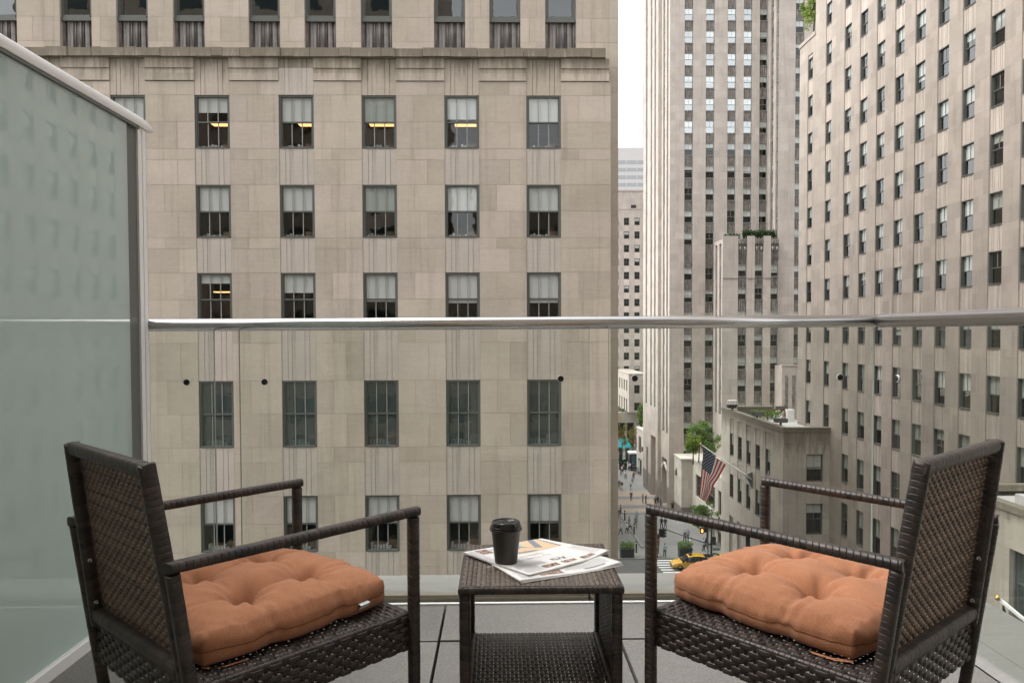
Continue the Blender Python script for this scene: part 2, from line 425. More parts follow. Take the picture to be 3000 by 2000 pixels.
# ================================================================== BUILDING ACROSS THE STREET
def front_building():
    bld = thing('stone_building', (-8, 30, GZ), 'broad limestone office block straight across, five columns of grey sash windows under a stained cornice', 'building')
    P = Plane((0, 29.5, 0), XP, YM); rr = random.Random(3)
    cols = [(x, x + 1.345) for x in (-21.37, -18.16, -14.97, -11.74, -8.50, -5.30, -2.09, 1.10)]
    rows = [(9.19, 7.13), (5.74, 3.68), (2.33, .26), (-1.88, -4.50), (-6.41, -8.64), (-10.6, -12.8), (-14.6, -17.2)]
    mb = MB(); zlo, zhi = GZ, 9.72
    cs = courses(rows, zlo, zhi)
    edges = [-24.] + [x for c in cols for x in c] + [4.40]
    for a, b in zip(edges[::2], edges[1::2]): ashlar(mb, P, a, b, cs, 0, 1, .85)
    zt, zb = 10.56, rows[-1][1]
    for a, b in cols:
        slot_sides(mb, P, a, b, zb, 9.72, .16, 0, False)
        ashlar(mb, P, a, b, [zlo, -25, -22, -19, zb], 0, 1, 2)
        for (t, q) in rows:
            T = R.random()
            mb.quad(P.p(a, t, .16), P.p(b, t, .16), P.p(b, t, .012), P.p(a, t, .012), 0, T)
            mb.quad(P.p(a, q, .012), P.p(b, q, .012), P.p(b, q, .16), P.p(a, q, .16), 0, T)
    # right return of the projecting lower block and its top
    PR = Plane((4.40, 0, 0), YP, XP); ashlar(mb, PR, 29.5, 30.2, cs, 0, 1, 1.2)
    mb.build('lower_wall', [M['stone'], M['mortar']], bld)
    # cornice courses
    mc = MB()
    cw = [-24.] + [x for c in cols for x in c] + [4.33]
    for a, b in zip(cw[::2], cw[1::2]):
        w = b - a
        mc.box(a, b, 29.475, 30.2, 10.02, 10.21, 0); mc.box(a, b, 29.46, 30.2, 9.74, 10.017, 0)
        mc.box(a, b, 29.44, 30.2, 10.213, 10.59, 0)
    for a, b in cols:
        spandrel(mc, P, a, b, rows[0][0], 10.59, .012, STONE_G, .03, 0)
    cp = MB(); spandrel(cp, P, -8.50, -7.155, 9.2, 10.22, -.004, STONE_G, .014, 0, .9); cp.build('stone_spandrel', M['stone_span'], bld)['label'] = 'clean pale replacement panel'
    x = -24.
    while x < 4.18:
        w = R.uniform(.35, 1.2); e = min(x + w, 4.19)
        mc.box(x, e - .012, 29.33 + R.uniform(-.02, .02), 30.2, 10.61 + R.uniform(0, .03), 10.95 + R.uniform(-.025, .02), 0); x = e
    mc.box(-24., 4.15, 29.42, 30.2, 10.593, 10.66, 0)
    mc.build('cornice', [M['stone_cornice']], bld)
    # windows
    bl = {0: [.5, .3, .5, .5, .42, .5], 1: [.5, .5, .5, .5, .5, .5], 2: [.5, .18, .36, .53, .56, .56], 4: [.5, .48, .48, .48, .5, .52]}
    for j, (t, q) in enumerate(rows):
        for i, (a, b) in enumerate(cols):
            c = i - 2
            f = bl[j][c] if (j in bl and 0 <= c < 6) else (0 if j == 3 else .5)
            dusty = j == 3
            lamp = {(0, 0): 1, (0, 1): 1, (0, 2): 2, (0, 3): 1, (0, 4): 2, (2, 0): 2, (2, 1): 1, (0, 6): 1}.get((j, c), 0)
            add_window(bld, P, a, q, b - a, t - q, .04, 3, 3, f, 'pane_dusty' if dusty else ('pane_bright' if c == 3 and j < 2 else 'pane'), (4.0, .9, 'room' if not dusty else 'room_dark', lamp), dy=0.)
    for j in range(len(rows) - 1):
        z1, z0 = rows[j][1], rows[j + 1][0]; h = z1 - z0
        k = ('sp', round(h, 2))
        if k not in MESH:
            b = MB(); Q = Plane((0, 0, 0), XP, YM); spandrel(b, Q, 0, 1.345, 0, h, .0, STONE_G, .016, 0, .5); MESH[k] = b.mesh('stone_spandrel', M['stone_span'])
        for a, b in cols:
            o = link('stone_spandrel', MESH[k], bld); o.matrix_basis = P.m(a, z0, .012)
    # upper part, set back behind the cornice
    P2 = Plane((0, 30.2, 0), XP, YM); m2 = MB()
    uc = []
    for g0 in (-24.55, -17.22, -9.84, -2.53):
        for k in (0, 2.2, 4.42): uc.append((g0 + k, g0 + k + 1.225))
    urows = [(14.62, 12.45), (18.09, 15.92), (21.56, 19.4), (25.03, 22.9), (28.5, 26.4)]
    cs2 = courses(urows, 10.5, 33, .95)
    ed = [-26.] + [x for c in uc for x in c] + [4.80]
    for a, b in zip(ed[::2], ed[1::2]): ashlar(m2, P2, a, b, cs2, 0, 1, .95)
    for a, b in uc:
        slot_sides(m2, P2, a, b, 10.5, 30, .30, 0); ashlar(m2, P2, a, b, [30., 31, 32, 33], 0, 1)
    ashlar(m2, P2, 4.33, 4.80, courses([], GZ, 10.5), 0, 1)
    PS = Plane((4.80, 0, 0), YP, XP); ashlar(m2, PS, 30.2, 84.5, courses(rows + urows, GZ, 33), 0, 1, 1.3)
    m2.quad(V((-26, 30.2, 33)), V((4.8, 30.2, 33)), V((4.8, 84.5, 33)), V((-26, 84.5, 33)), 0)
    m2.quad(V((4.8, 84.5, GZ)), V((-26, 84.5, GZ)), V((-26, 84.5, 33)), V((4.8, 84.5, 33)), 0)
    m2.quad(V((-26, 84.5, GZ)), V((-26, 30.2, GZ)), V((-26, 30.2, 33)), V((-26, 84.5, 33)), 0)
    m2.build('upper_wall', [M['stone'], M['mortar']], bld)
    for j, (t, q) in enumerate(urows):
        z1 = q - .13; z0 = 10.5 if j == 0 else urows[j - 1][0]
        h = z1 - z0; k = ('ms', round(h, 2))
        if k not in MESH:
            b = MB(); Q = Plane((0, 0, 0), XP, YM); spandrel(b, Q, 0, 1.225, 0, h, 0, METAL_G, .05, 0, .5)
            b.box(0, 1.225, -.10, .05, h, h + .13, 1, .5); MESH[k] = b.mesh('metal_spandrel', [M['span_dark'], M['frame']])
        for i, (a, b) in enumerate(uc):
            if j > 1: continue
            o = link('metal_spandrel', MESH[k], bld); o.matrix_basis = P2.m(a, z0, .17)
            add_window(bld, P2, a, q, b - a, t - q, .12, 1, 1, 0, 'pane_bright', (3., .3, 'room_dark', 0), .10)
    mm = MB()
    for j, (t, q) in enumerate(urows):
        if j < 2: continue
        for a, b in uc:
            merged_window(mm, P2, a, q, b - a, t - q, .17, 1, 1, 0, .1)
            P2.q(mm, a, b, urows[j - 1][0], q, .2, 4)
    o = mm.build('window', MERGED(), bld); o['kind'] = 'stuff'
front_building()

# ================================================================== LONG BUILDING ON THE RIGHT
def right_building():
    bld = thing('office_building', (40, 50, GZ), 'long pinkish limestone building along the right, many rows of sash windows receding', 'building')
    P = Plane((29.2, 0, 0), V((0, -1, 0)), XM); rr = random.Random(8)     # u = -Y
    cols = [(-71.0, -69.85)] + [(-67.1, -65.9), (-63.45, -62.2)] + [(-60.72 + 2.70 * k, -60.72 + 2.70 * k + 1.27) for k in range(12)]
    rows = [(32.45, 30.48), (28.97, 27.0), (25.5, 23.53), (22.02, 20.05), (18.56, 16.6), (15.09, 13.12), (11.61, 9.64), (8.13, 6.16), (4.66, 2.70), (1.18, -1.10), (-2.70, -4.95), (-6.56, -8.80), (-10.46, -12.9), (-14.63, -17.5), (-19.6, -22.6)]
    for sec, (u0, u1, top, cc) in enumerate(((-72.9, -69.3, 27.2, cols[:1]), (-69.3, -5., 38., cols[1:]))):
        mb = MB(); rs = [r for r in rows if r[0] < top - 1]
        cs = courses(rs, GZ, top)
        ed = [u0] + [x for c in cc for x in c] + [u1]
        for a, b in zip(ed[::2], ed[1::2]): ashlar(mb, P, a, b, cs, 0, 1, 1.0, .007)
        for a, b in cc:
            zb = rs[-1][1]; zt = top - 1.4
            slot_sides(mb, P, a, b, zb, zt, .22)
            ashlar(mb, P, a, b, [GZ, -26, zb], 0, 1, 3); ashlar(mb, P, a, b, [zt, top], 0, 1, 3)
            seq = [zt] + [x for r in rs for x in r]
            for z1, z0 in zip(seq[0::2], seq[1::2]):
                spandrel(mb, P, a, b, z0, z1, .07, ((.20, .235), (.34, .37), (.62, .65), (.74, .775)), .035, 2)
                t_ = R.random()
                mb.quad(P.p(a, z0, .22), P.p(b, z0, .22), P.p(b, z0, .07), P.p(a, z0, .07), 2, t_)
                mb.quad(P.p(a, z1, .07), P.p(b, z1, .07), P.p(b, z1, .22), P.p(a, z1, .22), 2, t_)
        # far end and roof
        mb.quad(V((29.2, -u0, GZ)), V((60, -u0, GZ)), V((60, -u0, top)), V((29.2, -u0, top)), 0)
        mb.quad(V((29.2, -u1, top)), V((60, -u1, top)), V((60, -u0, top)), V((29.2, -u0, top)), 0)
        if sec == 0:
            mb.box(29.13, 29.5, 69.3, 72.97, top, top + .35, 0)
        else:
            mb.quad(V((60, -u1, GZ)), V((29.2, -u1, GZ)), V((29.2, -u1, top)), V((60, -u1, top)), 0)
        mb.build('wall', [M['stone_pink'], M['mortar'], M['stone_span']], bld)
    lst = []
    for i, (a, b) in enumerate(cols):
        for j, (t, q) in enumerate(rows):
            if i == 0 and t > 26: continue
            Y = -b
            py = 972 - 2200 * (t + q) / 2 / Y; px = 1462 + 2200 * 29.2 / Y
            vis = -80 < py < 1640 and px < 3080
            lst.append((not vis, Y, i, j))
    lst.sort(); mm = MB()
    for k, (nv, Y, i, j) in enumerate(lst):
        a, b = cols[i]; t, q = rows[j]; f = rblind(rr)
        if k < 100: add_window(bld, P, a, q, b - a, t - q, .07, 2, 1, f, 'pane_bright', (.9, 0., 'room_dark', 0), .06)
        else: merged_window(mm, P, a, q, b - a, t - q, .07, 2, 1, f, .06)
    o = mm.build('window', MERGED(), bld); o['kind'] = 'stuff'
right_building()

# ================================================================== TOWER
def tower():
    bld = thing('tower_building', (38, 126, GZ), 'tall limestone tower with dark vertical window strips and a hedge topped lower wing', 'tower')
    rr = random.Random(21); mats = [M['stone_tower'], M['mortar'], M['span_tower'], M['granite']]
    rows = [(50.4 + 3.49 * k, 48.45 + 3.49 * k) for k in range(16, 0, -1)] + [(50.4 - 3.49 * k, 48.45 - 3.49 * k) for k in range(11)]
    rows += [(10.02, 8.05), (6.5, 4.55), (3.0, 1.05), (-.5, -2.45), (-3.98, -5.92), (-7.46, -9.4), (-10.95, -12.9), (-14.4, -16.4), (-18., -20.)]
    todo = []
    def strip_wall(name, P, u0, u1, zlo, zhi, cols, rs, rec=.32, bl=1.3, ztop=None):
        mb = MB(); cs = courses(rs, zlo, zhi, 1.16)
        cs = [zlo + (zhi - zlo) * i / max(1, round((zhi - zlo) / 1.16)) for i in range(max(1, round((zhi - zlo) / 1.16)) + 1)]
        ed = [u0] + [x for c in cols for x in c] + [u1]
        for a, b in zip(ed[::2], ed[1::2]): ashlar(mb, P, a, b, cs, 0, 1, bl, .012)
        zb = rs[-1][1] if rs else zlo; zt = zhi if ztop is None else ztop
        for a, b in cols:
            slot_sides(mb, P, a, b, zb, zt, rec, 0)
            if zb > zlo: ashlar(mb, P, a, b, [zlo, zb], 0, 1, 3, .012)
            if zt < zhi: ashlar(mb, P, a, b, [zt, zhi], 0, 1, 3, .012)
            seq = [zt] + [x for r in rs for x in r]
            for z1, z0 in zip(seq[0::2], seq[1::2]):
                spandrel(mb, P, a, b, z0, z1, rec - .1, METAL_G, .05, 2)
                mb.box(a, b, 0, .1, 0, .1, 2, .8, P.m(0, z1 - .12, rec - .16))
            for t, q in rs: todo.append((P, a, q, b - a, t - q, rec - .13))
        mb.build(name, mats, bld)
    front = Plane((0, 118, 0), XP, YM)
    cols = [(29.16, 30.5), (32.51, 33.87), (35.91, 37.24), (38.44, 39.78), (40.95, 42.23)]
    rows_low = [r for r in rows if r[0] < 12]; rows_hi = [r for r in rows if r[0] > 12]
    strip_wall('front_wall', front, 26.86, 42.4, GZ, 106, cols, rows)
    # side (faces left), two bays, a step, three bays
    sd1 = Plane((26.86, 0, 0), V((0, -1, 0)), XM)
    strip_wall('side_wall', sd1, -124.1, -118, -17.4, 106, [(-122.9, -121.5), (-120.25, -119.1)], [r for r in rows if r[1] > -17], .3, 1.2)
    sd2 = Plane((26.32, 0, 0), V((0, -1, 0)), XM)
    strip_wall('side_wall', sd2, -136.8, -124.1, -16.9, 100, [(-134.6, -133.1), (-130.3, -129.0), (-127.2, -125.9)], [r for r in rows if r[1] > -16], .3, 1.3)
    stp = MB(); PF = Plane((0, 124.1, 0), XP, YM); ashlar(stp, PF, 26.32, 26.86, [GZ + 1.2 * i for i in range(107)], 0, 1, 2)
    # base of the side: tall open niches between piers
    for X, nich, u0, u1, top in ((26.86, ((-123.4, -119.7, -20.6),), -124.1, -118., -17.4), (26.32, ((-133.75, -132.2, -20.6), (-129.7, -125.7, -17.9)), -136.8, -124.1, -16.9)):
        PS = Plane((X, 0, 0), V((0, -1, 0)), XM); ed = [u0] + [x for n in nich for x in n[:2]] + [u1]
        cs = [-24.9, -23.6, -22.3, -21, -19.7, -18.4, top]
        for a, b in zip(ed[::2], ed[1::2]):
            ashlar(stp, PS, a, b, cs, 0, 1, 1.4, .012); ashlar(stp, PS, a, b, [GZ, -26.6, -24.9], 3, 1, 1.4, .012)
        for a, b, zt in nich:
            slot_sides(stp, PS, a, b, GZ, zt, 1.6, 0); ashlar(stp, PS, a, b, [zt, top], 0, 1, 3)
            Q = Plane((X + 1.6, 0, 0), V((0, -1, 0)), XM); ashlar(stp, Q, a, b, [-24.9, -23.6, -22.3, -21, -19.7, -18.4, zt] if zt > -18.4 else [-24.9, -23.6, -22.3, -21, zt], 0, 1, 1.4, .012)
            ashlar(stp, Q, a, b, [GZ, -26.6, -24.9], 3, 1, 1.4, .012)
    stp.quad(V((26.32, 136.8, GZ)), V((60, 136.8, GZ)), V((60, 136.8, 100)), V((26.32, 136.8, 100)), 0)
    stp.quad(V((26.32, 124.1, 100)), V((60, 124.1, 100)), V((60, 136.8, 100)), V((26.32, 136.8, 100)), 0)
    stp.quad(V((26.86, 118, 106)), V((60, 118, 106)), V((60, 124.1, 106)), V((26.86, 124.1, 106)), 0)
    stp.build('base_wall', mats, bld)
    # carved panel over the entrance niche
    cv = MB()
    for i in range(14):
        y = 119.9 + i * .25; z = -21.9 + .75 * math.sin(i / 13 * math.pi) + R.uniform(-.1, .1)
        cv.lathe([(0, -.28), (.2, -.15), (.27, 0), (.18, .18), (0, .28)], 8, (26.98, y, z - .35), 0)
    cv.build('carving', M['stone_pod'], bld, True)
    # right hand wing projecting towards the viewer
    wl = Plane((42.4, 0, 0), V((0, -1, 0)), XM)
    strip_wall('wing_side', wl, -118, -113.9, 14.2, 106, [(-117.35, -116.05), (-115.0, -113.97)], rows_hi, .3)
    wf = Plane((0, 113.9, 0), XP, YM)
    strip_wall('wing_front', wf, 42.4, 56, GZ, 106, [(44.97, 46.3), (48.9, 50.2)], rows, .3)
    # lower block with a hedge on its roof terrace
    bf = Plane((0, 113.4, 0), XP, YM)
    rlow = [(10.07, 8.25), (6.55, 4.75), (3.05, 1.05), (-.5, -2.35), (-3.95, -5.85), (-7.42, -9.25), (-10.9, -12.8)]
    strip_wall('lower_block', bf, 33.83, 42.4, GZ, 13.9, [(36.22, 37.55), (38.75, 40.06), (41.2, 42.4)], rlow, .3, 1.2, 13.6)
    bs = Plane((33.83, 0, 0), V((0, -1, 0)), XM)
    strip_wall('lower_block', bs, -118, -113.4, GZ, 13.9, [(-117.1, -116.0), (-115., -113.9)], rlow, .3, 1.2, 13.3)
    tp = MB(); tp.quad(V((33.83, 113.4, 13.2)), V((42.4, 113.4, 13.2)), V((42.4, 118, 13.2)), V((33.83, 118, 13.2)), 0)
    for a, b in ((33.83, 36.2), (37.57, 38.73), (40.08, 41.18)): tp.box(a, b, 113.25, 113.39, 8, 14.35, 0); 
    # pointed gothic heads and louvres in the block's top panels
    for c, (a, b) in enumerate(((36.22, 37.55), (38.75, 40.06), (41.2, 42.4))):
        w = b - a
        for k in range(3):
            x = a + w * (k + .5) / 3; r = w / 6
            tp.add([V((x - r * .8, 113.3, 13.2)), V((x + r * .8, 113.3, 13.2)), V((x + r * .8, 113.3, 13.75)), V((x, 113.3, 14.2)), V((x - r * .8, 113.3, 13.75)),
                    V((x - r * .8, 113.38, 13.2)), V((x + r * .8, 113.38, 13.2)), V((x + r * .8, 113.38, 13.75)), V((x, 113.38, 14.2)), V((x - r * .8, 113.38, 13.75))],
                   [(0, 1, 2, 3, 4), (0, 5, 6, 1), (1, 6, 7, 2), (2, 7, 8, 3), (3, 8, 9, 4), (4, 9, 5, 0)], 2, .4)
            if c != 1:
                for i in range(9): tp.box(x - r * .75, x + r * .75, 113.45, 113.6, 10.95 + i * .17, 11.04 + i * .17, 2, .9)
        for k in (.22, .78):
            x = a + w * k; tp.lathe([(0, -.35), (.1, -.1), (.14, .1), (0, .3)], 8, (x, 113.42, 12.5), 0, .9)
    tp.build('gothic_crest', mats, bld)
    # very low annexe in front of the wing
    an = MB(); aP = Plane((0, 110.5, 0), XP, YM); cs = [GZ + 1.15 * i for i in range(21)] 
    ashlar(an, aP, 41.9, 47, [z for z in cs if z < -5.2] + [-5.2], 0, 1)
    sP = Plane((41.9, 0, 0), V((0, -1, 0)), XM); ashlar(an, sP, -113.4, -110.5, [z for z in cs if z < -5.2] + [-5.2], 0, 1)
    an.quad(V((41.9, 110.5, -5.2)), V((47, 110.5, -5.2)), V((47, 113.4, -5.2)), V((41.9, 113.4, -5.2)), 0)
    an.box(41.8, 47, 110.4, 110.8, -5.2, -4.95, 0)
    for x in (42.35, 43.45): an.box(x, x + .5, 110.46, 110.49, -20, -6.6, 2)
    an.build('annexe', mats, bld)
    todo.sort(key=lambda t: (not (abs(t[0].n.y) > .5 and -24 < t[2] < 53 and t[1] < 47), -t[4] * t[3]))
    mm = MB()
    for k, (P, u, z, w, h, d) in enumerate(todo):
        f = rblind(rr)
        if k < 100: add_window(bld, P, u, z, w, h, d, 2, 1, f, 'pane_tower' if z > 27 + 6 * rr.random() and u < 39.5 else 'pane', (.9, 0., 'room_dark', 0), .06, ('frame_light', 'muntin'))
        else: merged_window(mm, P, u, z, w, h, d, 2, 1, f, .07)
    o = mm.build('window', MERGED('frame_light'), bld); o['kind'] = 'stuff'
tower()

# ================================================================== LOW BUILDING WITH THE FLAG
def flag_building():
    bld = thing('corner_building', (27, 75, GZ), 'low limestone corner building with algae stained front, flat roof and a flagpole on its side', 'building')
    mb = MB(); top = -8.9
    F = Plane((0, 65.6, 0), XP, YM); L = Plane((25.05, 0, 0), V((0, -1, 0)), XM)
    rows = [(-11.03, -13.45), (-15.45, -18.0)]
    csl = courses(rows, GZ, top, 1.1)
    lc = [(-81.0 + 2.72 * k, -81.0 + 2.72 * k + 1.35) for k in range(5)]
    ed = [-84.] + [x for c in lc for x in c] + [-65.6]
    for a, b in zip(ed[::2], ed[1::2]): ashlar(mb, L, a, b, csl, 0, 1, 1.3)
    for a, b in lc:
        slot_sides(mb, L, a, b, rows[-1][1], top - .55, .2); ashlar(mb, L, a, b, [top - .55, top], 0, 1, 3)
        spandrel(mb, L, a, b, rows[0][0], top - .55, .06, STONE_G, .03, 0); spandrel(mb, L, a, b, rows[1][0], rows[0][1], .06, STONE_G, .03, 0)
        ashlar(mb, L, a, b, [-20.0, rows[-1][1]], 0, 1, 3)
        if a < -75: continue
        ashlar(mb, L, a, b, [GZ, -24, -20], 0, 1, 3)
    # shop window zone below
    for a, b in lc[:2]:
        slot_sides(mb, L, a, b, GZ + .6, -20.0, .3); L.q(mb, a, b, GZ, GZ + .6, 0, 0)
    fc = [(27.12, 28.58)]; frow = [(-10.9, -13.3), (-15.3, -18.02), (-20.2, -22.9)]
    csf = courses(frow, GZ, top, 1.1)
    for a, b in ((25.05, 27.12), (28.58, 30.3)): ashlar(mb, F, a, b, csf, 0, 1, 1.3)
    a, b = fc[0]
    slot_sides(mb, F, a, b, frow[-1][1], frow[0][0], .2)
    ashlar(mb, F, a, b, [frow[0][0], -9.8, top], 0, 1, 3); ashlar(mb, F, a, b, [GZ, frow[-1][1]], 0, 1, 3)
    for (t0, q0), (t1, q1) in zip(frow, frow[1:]): ashlar(mb, F, a, b, [t1, q0], 0, 1, 3)
    mb.quad(V((30.3, 84, GZ)), V((25.05, 84, GZ)), V((25.05, 84, top)), V((30.3, 84, top)), 0)
    mb.build('wall', [M['stone_flag'], M['mortar']], bld)
    pr = MB(); 
    pr.box(24.98, 25.4, 65.52, 84.05, top, -8.62, 0); pr.box(25.4, 30.3, 65.52, 65.95, top, -8.62, 0)
    x = 25.0
    for y0, y1 in zip([65.5 + 1.5 * i for i in range(12)], [65.49 + 1.5 * (i + 1) for i in range(12)]): pr.box(24.93, 25.45, y0, y1, -8.62, -8.5 + R.uniform(-.01, .01), 0)
    for i in range(4): pr.box(25.46 + 1.21 * i, 25.45 + 1.21 * (i + 1), 65.45, 66.0, -8.62, -8.5 + R.uniform(-.01, .01), 0)
    pr.build('parapet', [M['stone_flag']], bld)
    rf = MB(); rf.quad(V((25.3, 65.9, -9.1)), V((30.3, 65.9, -9.1)), V((30.3, 84, -9.1)), V((25.3, 84, -9.1))); rf.build('roof', M['roofing'], bld)
    bw = MB(); bw.box(25.5, 29.19, 79.6, 79.95, -9.1, -8.2, 0); bw.box(25.45, 29.19, 79.55, 80., -8.2, -8.05, 1)
    g = G('roof brick wall'); br = g.n('TexBrick'); g.set(br.inputs['Vector'], g.mp(g.co(), (1, 1, 1), (rad(90), 0, 0))); br.inputs['Scale'].default_value = 1.
    br.inputs['Color1'].default_value = (.13, .115, .09, 1); br.inputs['Color2'].default_value = (.19, .165, .13, 1); br.inputs['Mortar'].default_value = (.08, .075, .065, 1)
    br.inputs['Brick Width'].default_value = .32; br.inputs['Row Height'].default_value = .1; br.inputs['Mortar Size'].default_value = .012
    g.pbr(br.outputs[0], .9); bw.build('brick_wall', [g.mat, M['stone_flag']], bld)
    for a, b in lc:
        for t, q in rows: add_window(bld, L, a, q, b - a, t - q, .06, 2, 1, R.choice((0, 0, .5)), 'pane', (1.2, 0., 'room_dark', 0), .06)
    for (t, q), f in zip(frow, (.55, .3, 0)): add_window(bld, F, fc[0][0], q, 1.46, t - q, .06, 2, 1, f, 'pane', (1.2, 0., 'room_dark', 0), .06)
    for a, b in lc[:2]:
        add_window(bld, L, a, GZ + .6, b - a, -20. - GZ - .6, .25, 1, 1, 0, 'pane', (2., 0., 'room_dark', 0), .12, ('alu', 'alu'), 'shop_window')
flag_building()

# ================================================================== PODIUM AND SHOP WING BEHIND THE FLAG
def podium():
    bld = thing('shop_building', (30, 108, GZ), 'pale low shop building with large display window behind the flag, planted roof terrace', 'building')
    mb = MB(); mats = [M['stone_pod'], M['mortar'], M['granite']]
    cs = [-26.8, -25.4, -24, -22.6, -21.2, -19.55]
    F = Plane((0, 113.2, 0), XP, YM); ashlar(mb, F, 27.66, 29.36, cs, 0, 1, 1.7); F.q(mb, 27.66, 29.36, GZ, -26.8, 0, 2)
    L = Plane((27.66, 0, 0), V((0, -1, 0)), XM); ashlar(mb, L, -118, -113.2, cs, 0, 1, 1.5); L.q(mb, -118, -113.2, GZ, -26.8, 0, 2)
    mb.box(27.55, 29.45, 113.1, 118, -19.55, -19.35, 0)
    S2 = Plane((29.36, 0, 0), V((0, -1, 0)), XM)
    wy = ((-111.3, -107.2), (-105.6, -101.4), (-99.8, -96))
    ed = [-113.2] + [x for w in wy for x in w] + [-95.]
    for a, b in zip(ed[::2], ed[1::2]): ashlar(mb, S2, a, b, [GZ, -26.8] + cs[1:], 0, 1, 2)
    for a, b in wy:
        slot_sides(mb, S2, a, b, -24.6, -21.3, .3); ashlar(mb, S2, a, b, [-21.3, -19.55], 0, 1, 2.2); ashlar(mb, S2, a, b, [-26.2, -24.6], 0, 1, 2.2)
        S2.q(mb, a, b, GZ, -26.2, .4, 2)
    mb.box(29.28, 31, 95, 113.1, -19.55, -19.35, 0)
    mb.quad(V((29.4, 95, -19.3)), V((45, 95, -19.3)), V((45, 118, -19.3)), V((29.4, 118, -19.3)), 0)
    mb.box(28.9, 29.4, 95, 112.8, -26.45, -26.2, 2)
    mb.build('wall', mats, bld)
    for a, b in wy: add_window(bld, S2, a, -24.6, b - a, 3.3, .2, 1, 1, 0, 'pane', (2.5, 0., 'room_dark', 0), .12, ('frame', 'frame'), 'shop_window')
    sc = MB()
    sc.box(27.4, 27.65, 116.0, 116.5, -22.4, -21.7); sc.box(27.5, 27.65, 116.1, 116.4, -21.7, -21.4)
    sc.build('wall_lamp', M['alu_dark'], bld)
podium()

# ================================================================== LOW BUILDING AT LOWER RIGHT
def low_right():
    bld = thing('annexe_building', (25, 20, GZ), 'low stone annexe with stained parapet and flat roof below the balcony at lower right', 'building')
    mb = MB(); P = Plane((20, 0, 0), V((0, -1, 0)), XM)
    cols = [(-28.9 + 4.3 * k, -28.9 + 4.3 * k + 1.7) for k in range(6)]; rows = [(-8.55, -11.2), (-13.5, -16)]
    cs = courses(rows, GZ, -7.1, 1.1); ed = [-33.] + [x for c in cols for x in c] + [-3.]
    for a, b in zip(ed[::2], ed[1::2]): ashlar(mb, P, a, b, cs, 0, 1, 1.1)
    for a, b in cols:
        slot_sides(mb, P, a, b, -16, rows[0][0], .2); ashlar(mb, P, a, b, [rows[0][0], -7.1], 0, 1, 3); ashlar(mb, P, a, b, [GZ, -16.], 0, 1, 3); spandrel(mb, P, a, b, rows[1][0], rows[0][1], .06, STONE_G, .03)
    mb.quad(V((20, 33, GZ)), V((29.2, 33, GZ)), V((29.2, 33, -7.1)), V((20, 33, -7.1)), 0)
    mb.build('wall', [M['stone_low'], M['mortar']], bld)
    pr = MB()
    for i in range(20): pr.box(19.93, 20.4, 33.05 - 1.5 * (i + 1), 33.04 - 1.5 * i, -7.1, -6.83 + R.uniform(-.01, .01), 0)
    for i in range(7): pr.box(20.4 + 1.25 * i, 20.39 + 1.25 * (i + 1), 32.6, 33.05, -7.1, -6.83 + R.uniform(-.01, .01), 0)
    pr.build('parapet', M['stone_low'], bld)
    rf = MB(); rf.quad(V((20.4, 3, -7.3)), V((29.2, 3, -7.3)), V((29.2, 32.6, -7.3)), V((20.4, 32.6, -7.3)))
    rf.box(21.3, 29.1, 24, 30.5, -7.29, -6.75); rf.build('roof', M['roofing'], bld)
    for a, b in cols:
        for t, q in rows: add_window(bld, P, a, q, b - a, t - q, .17, 2, 1, 0, 'pane_dusty', (1.2, 0., 'room_dark', 0), .08)
low_right()

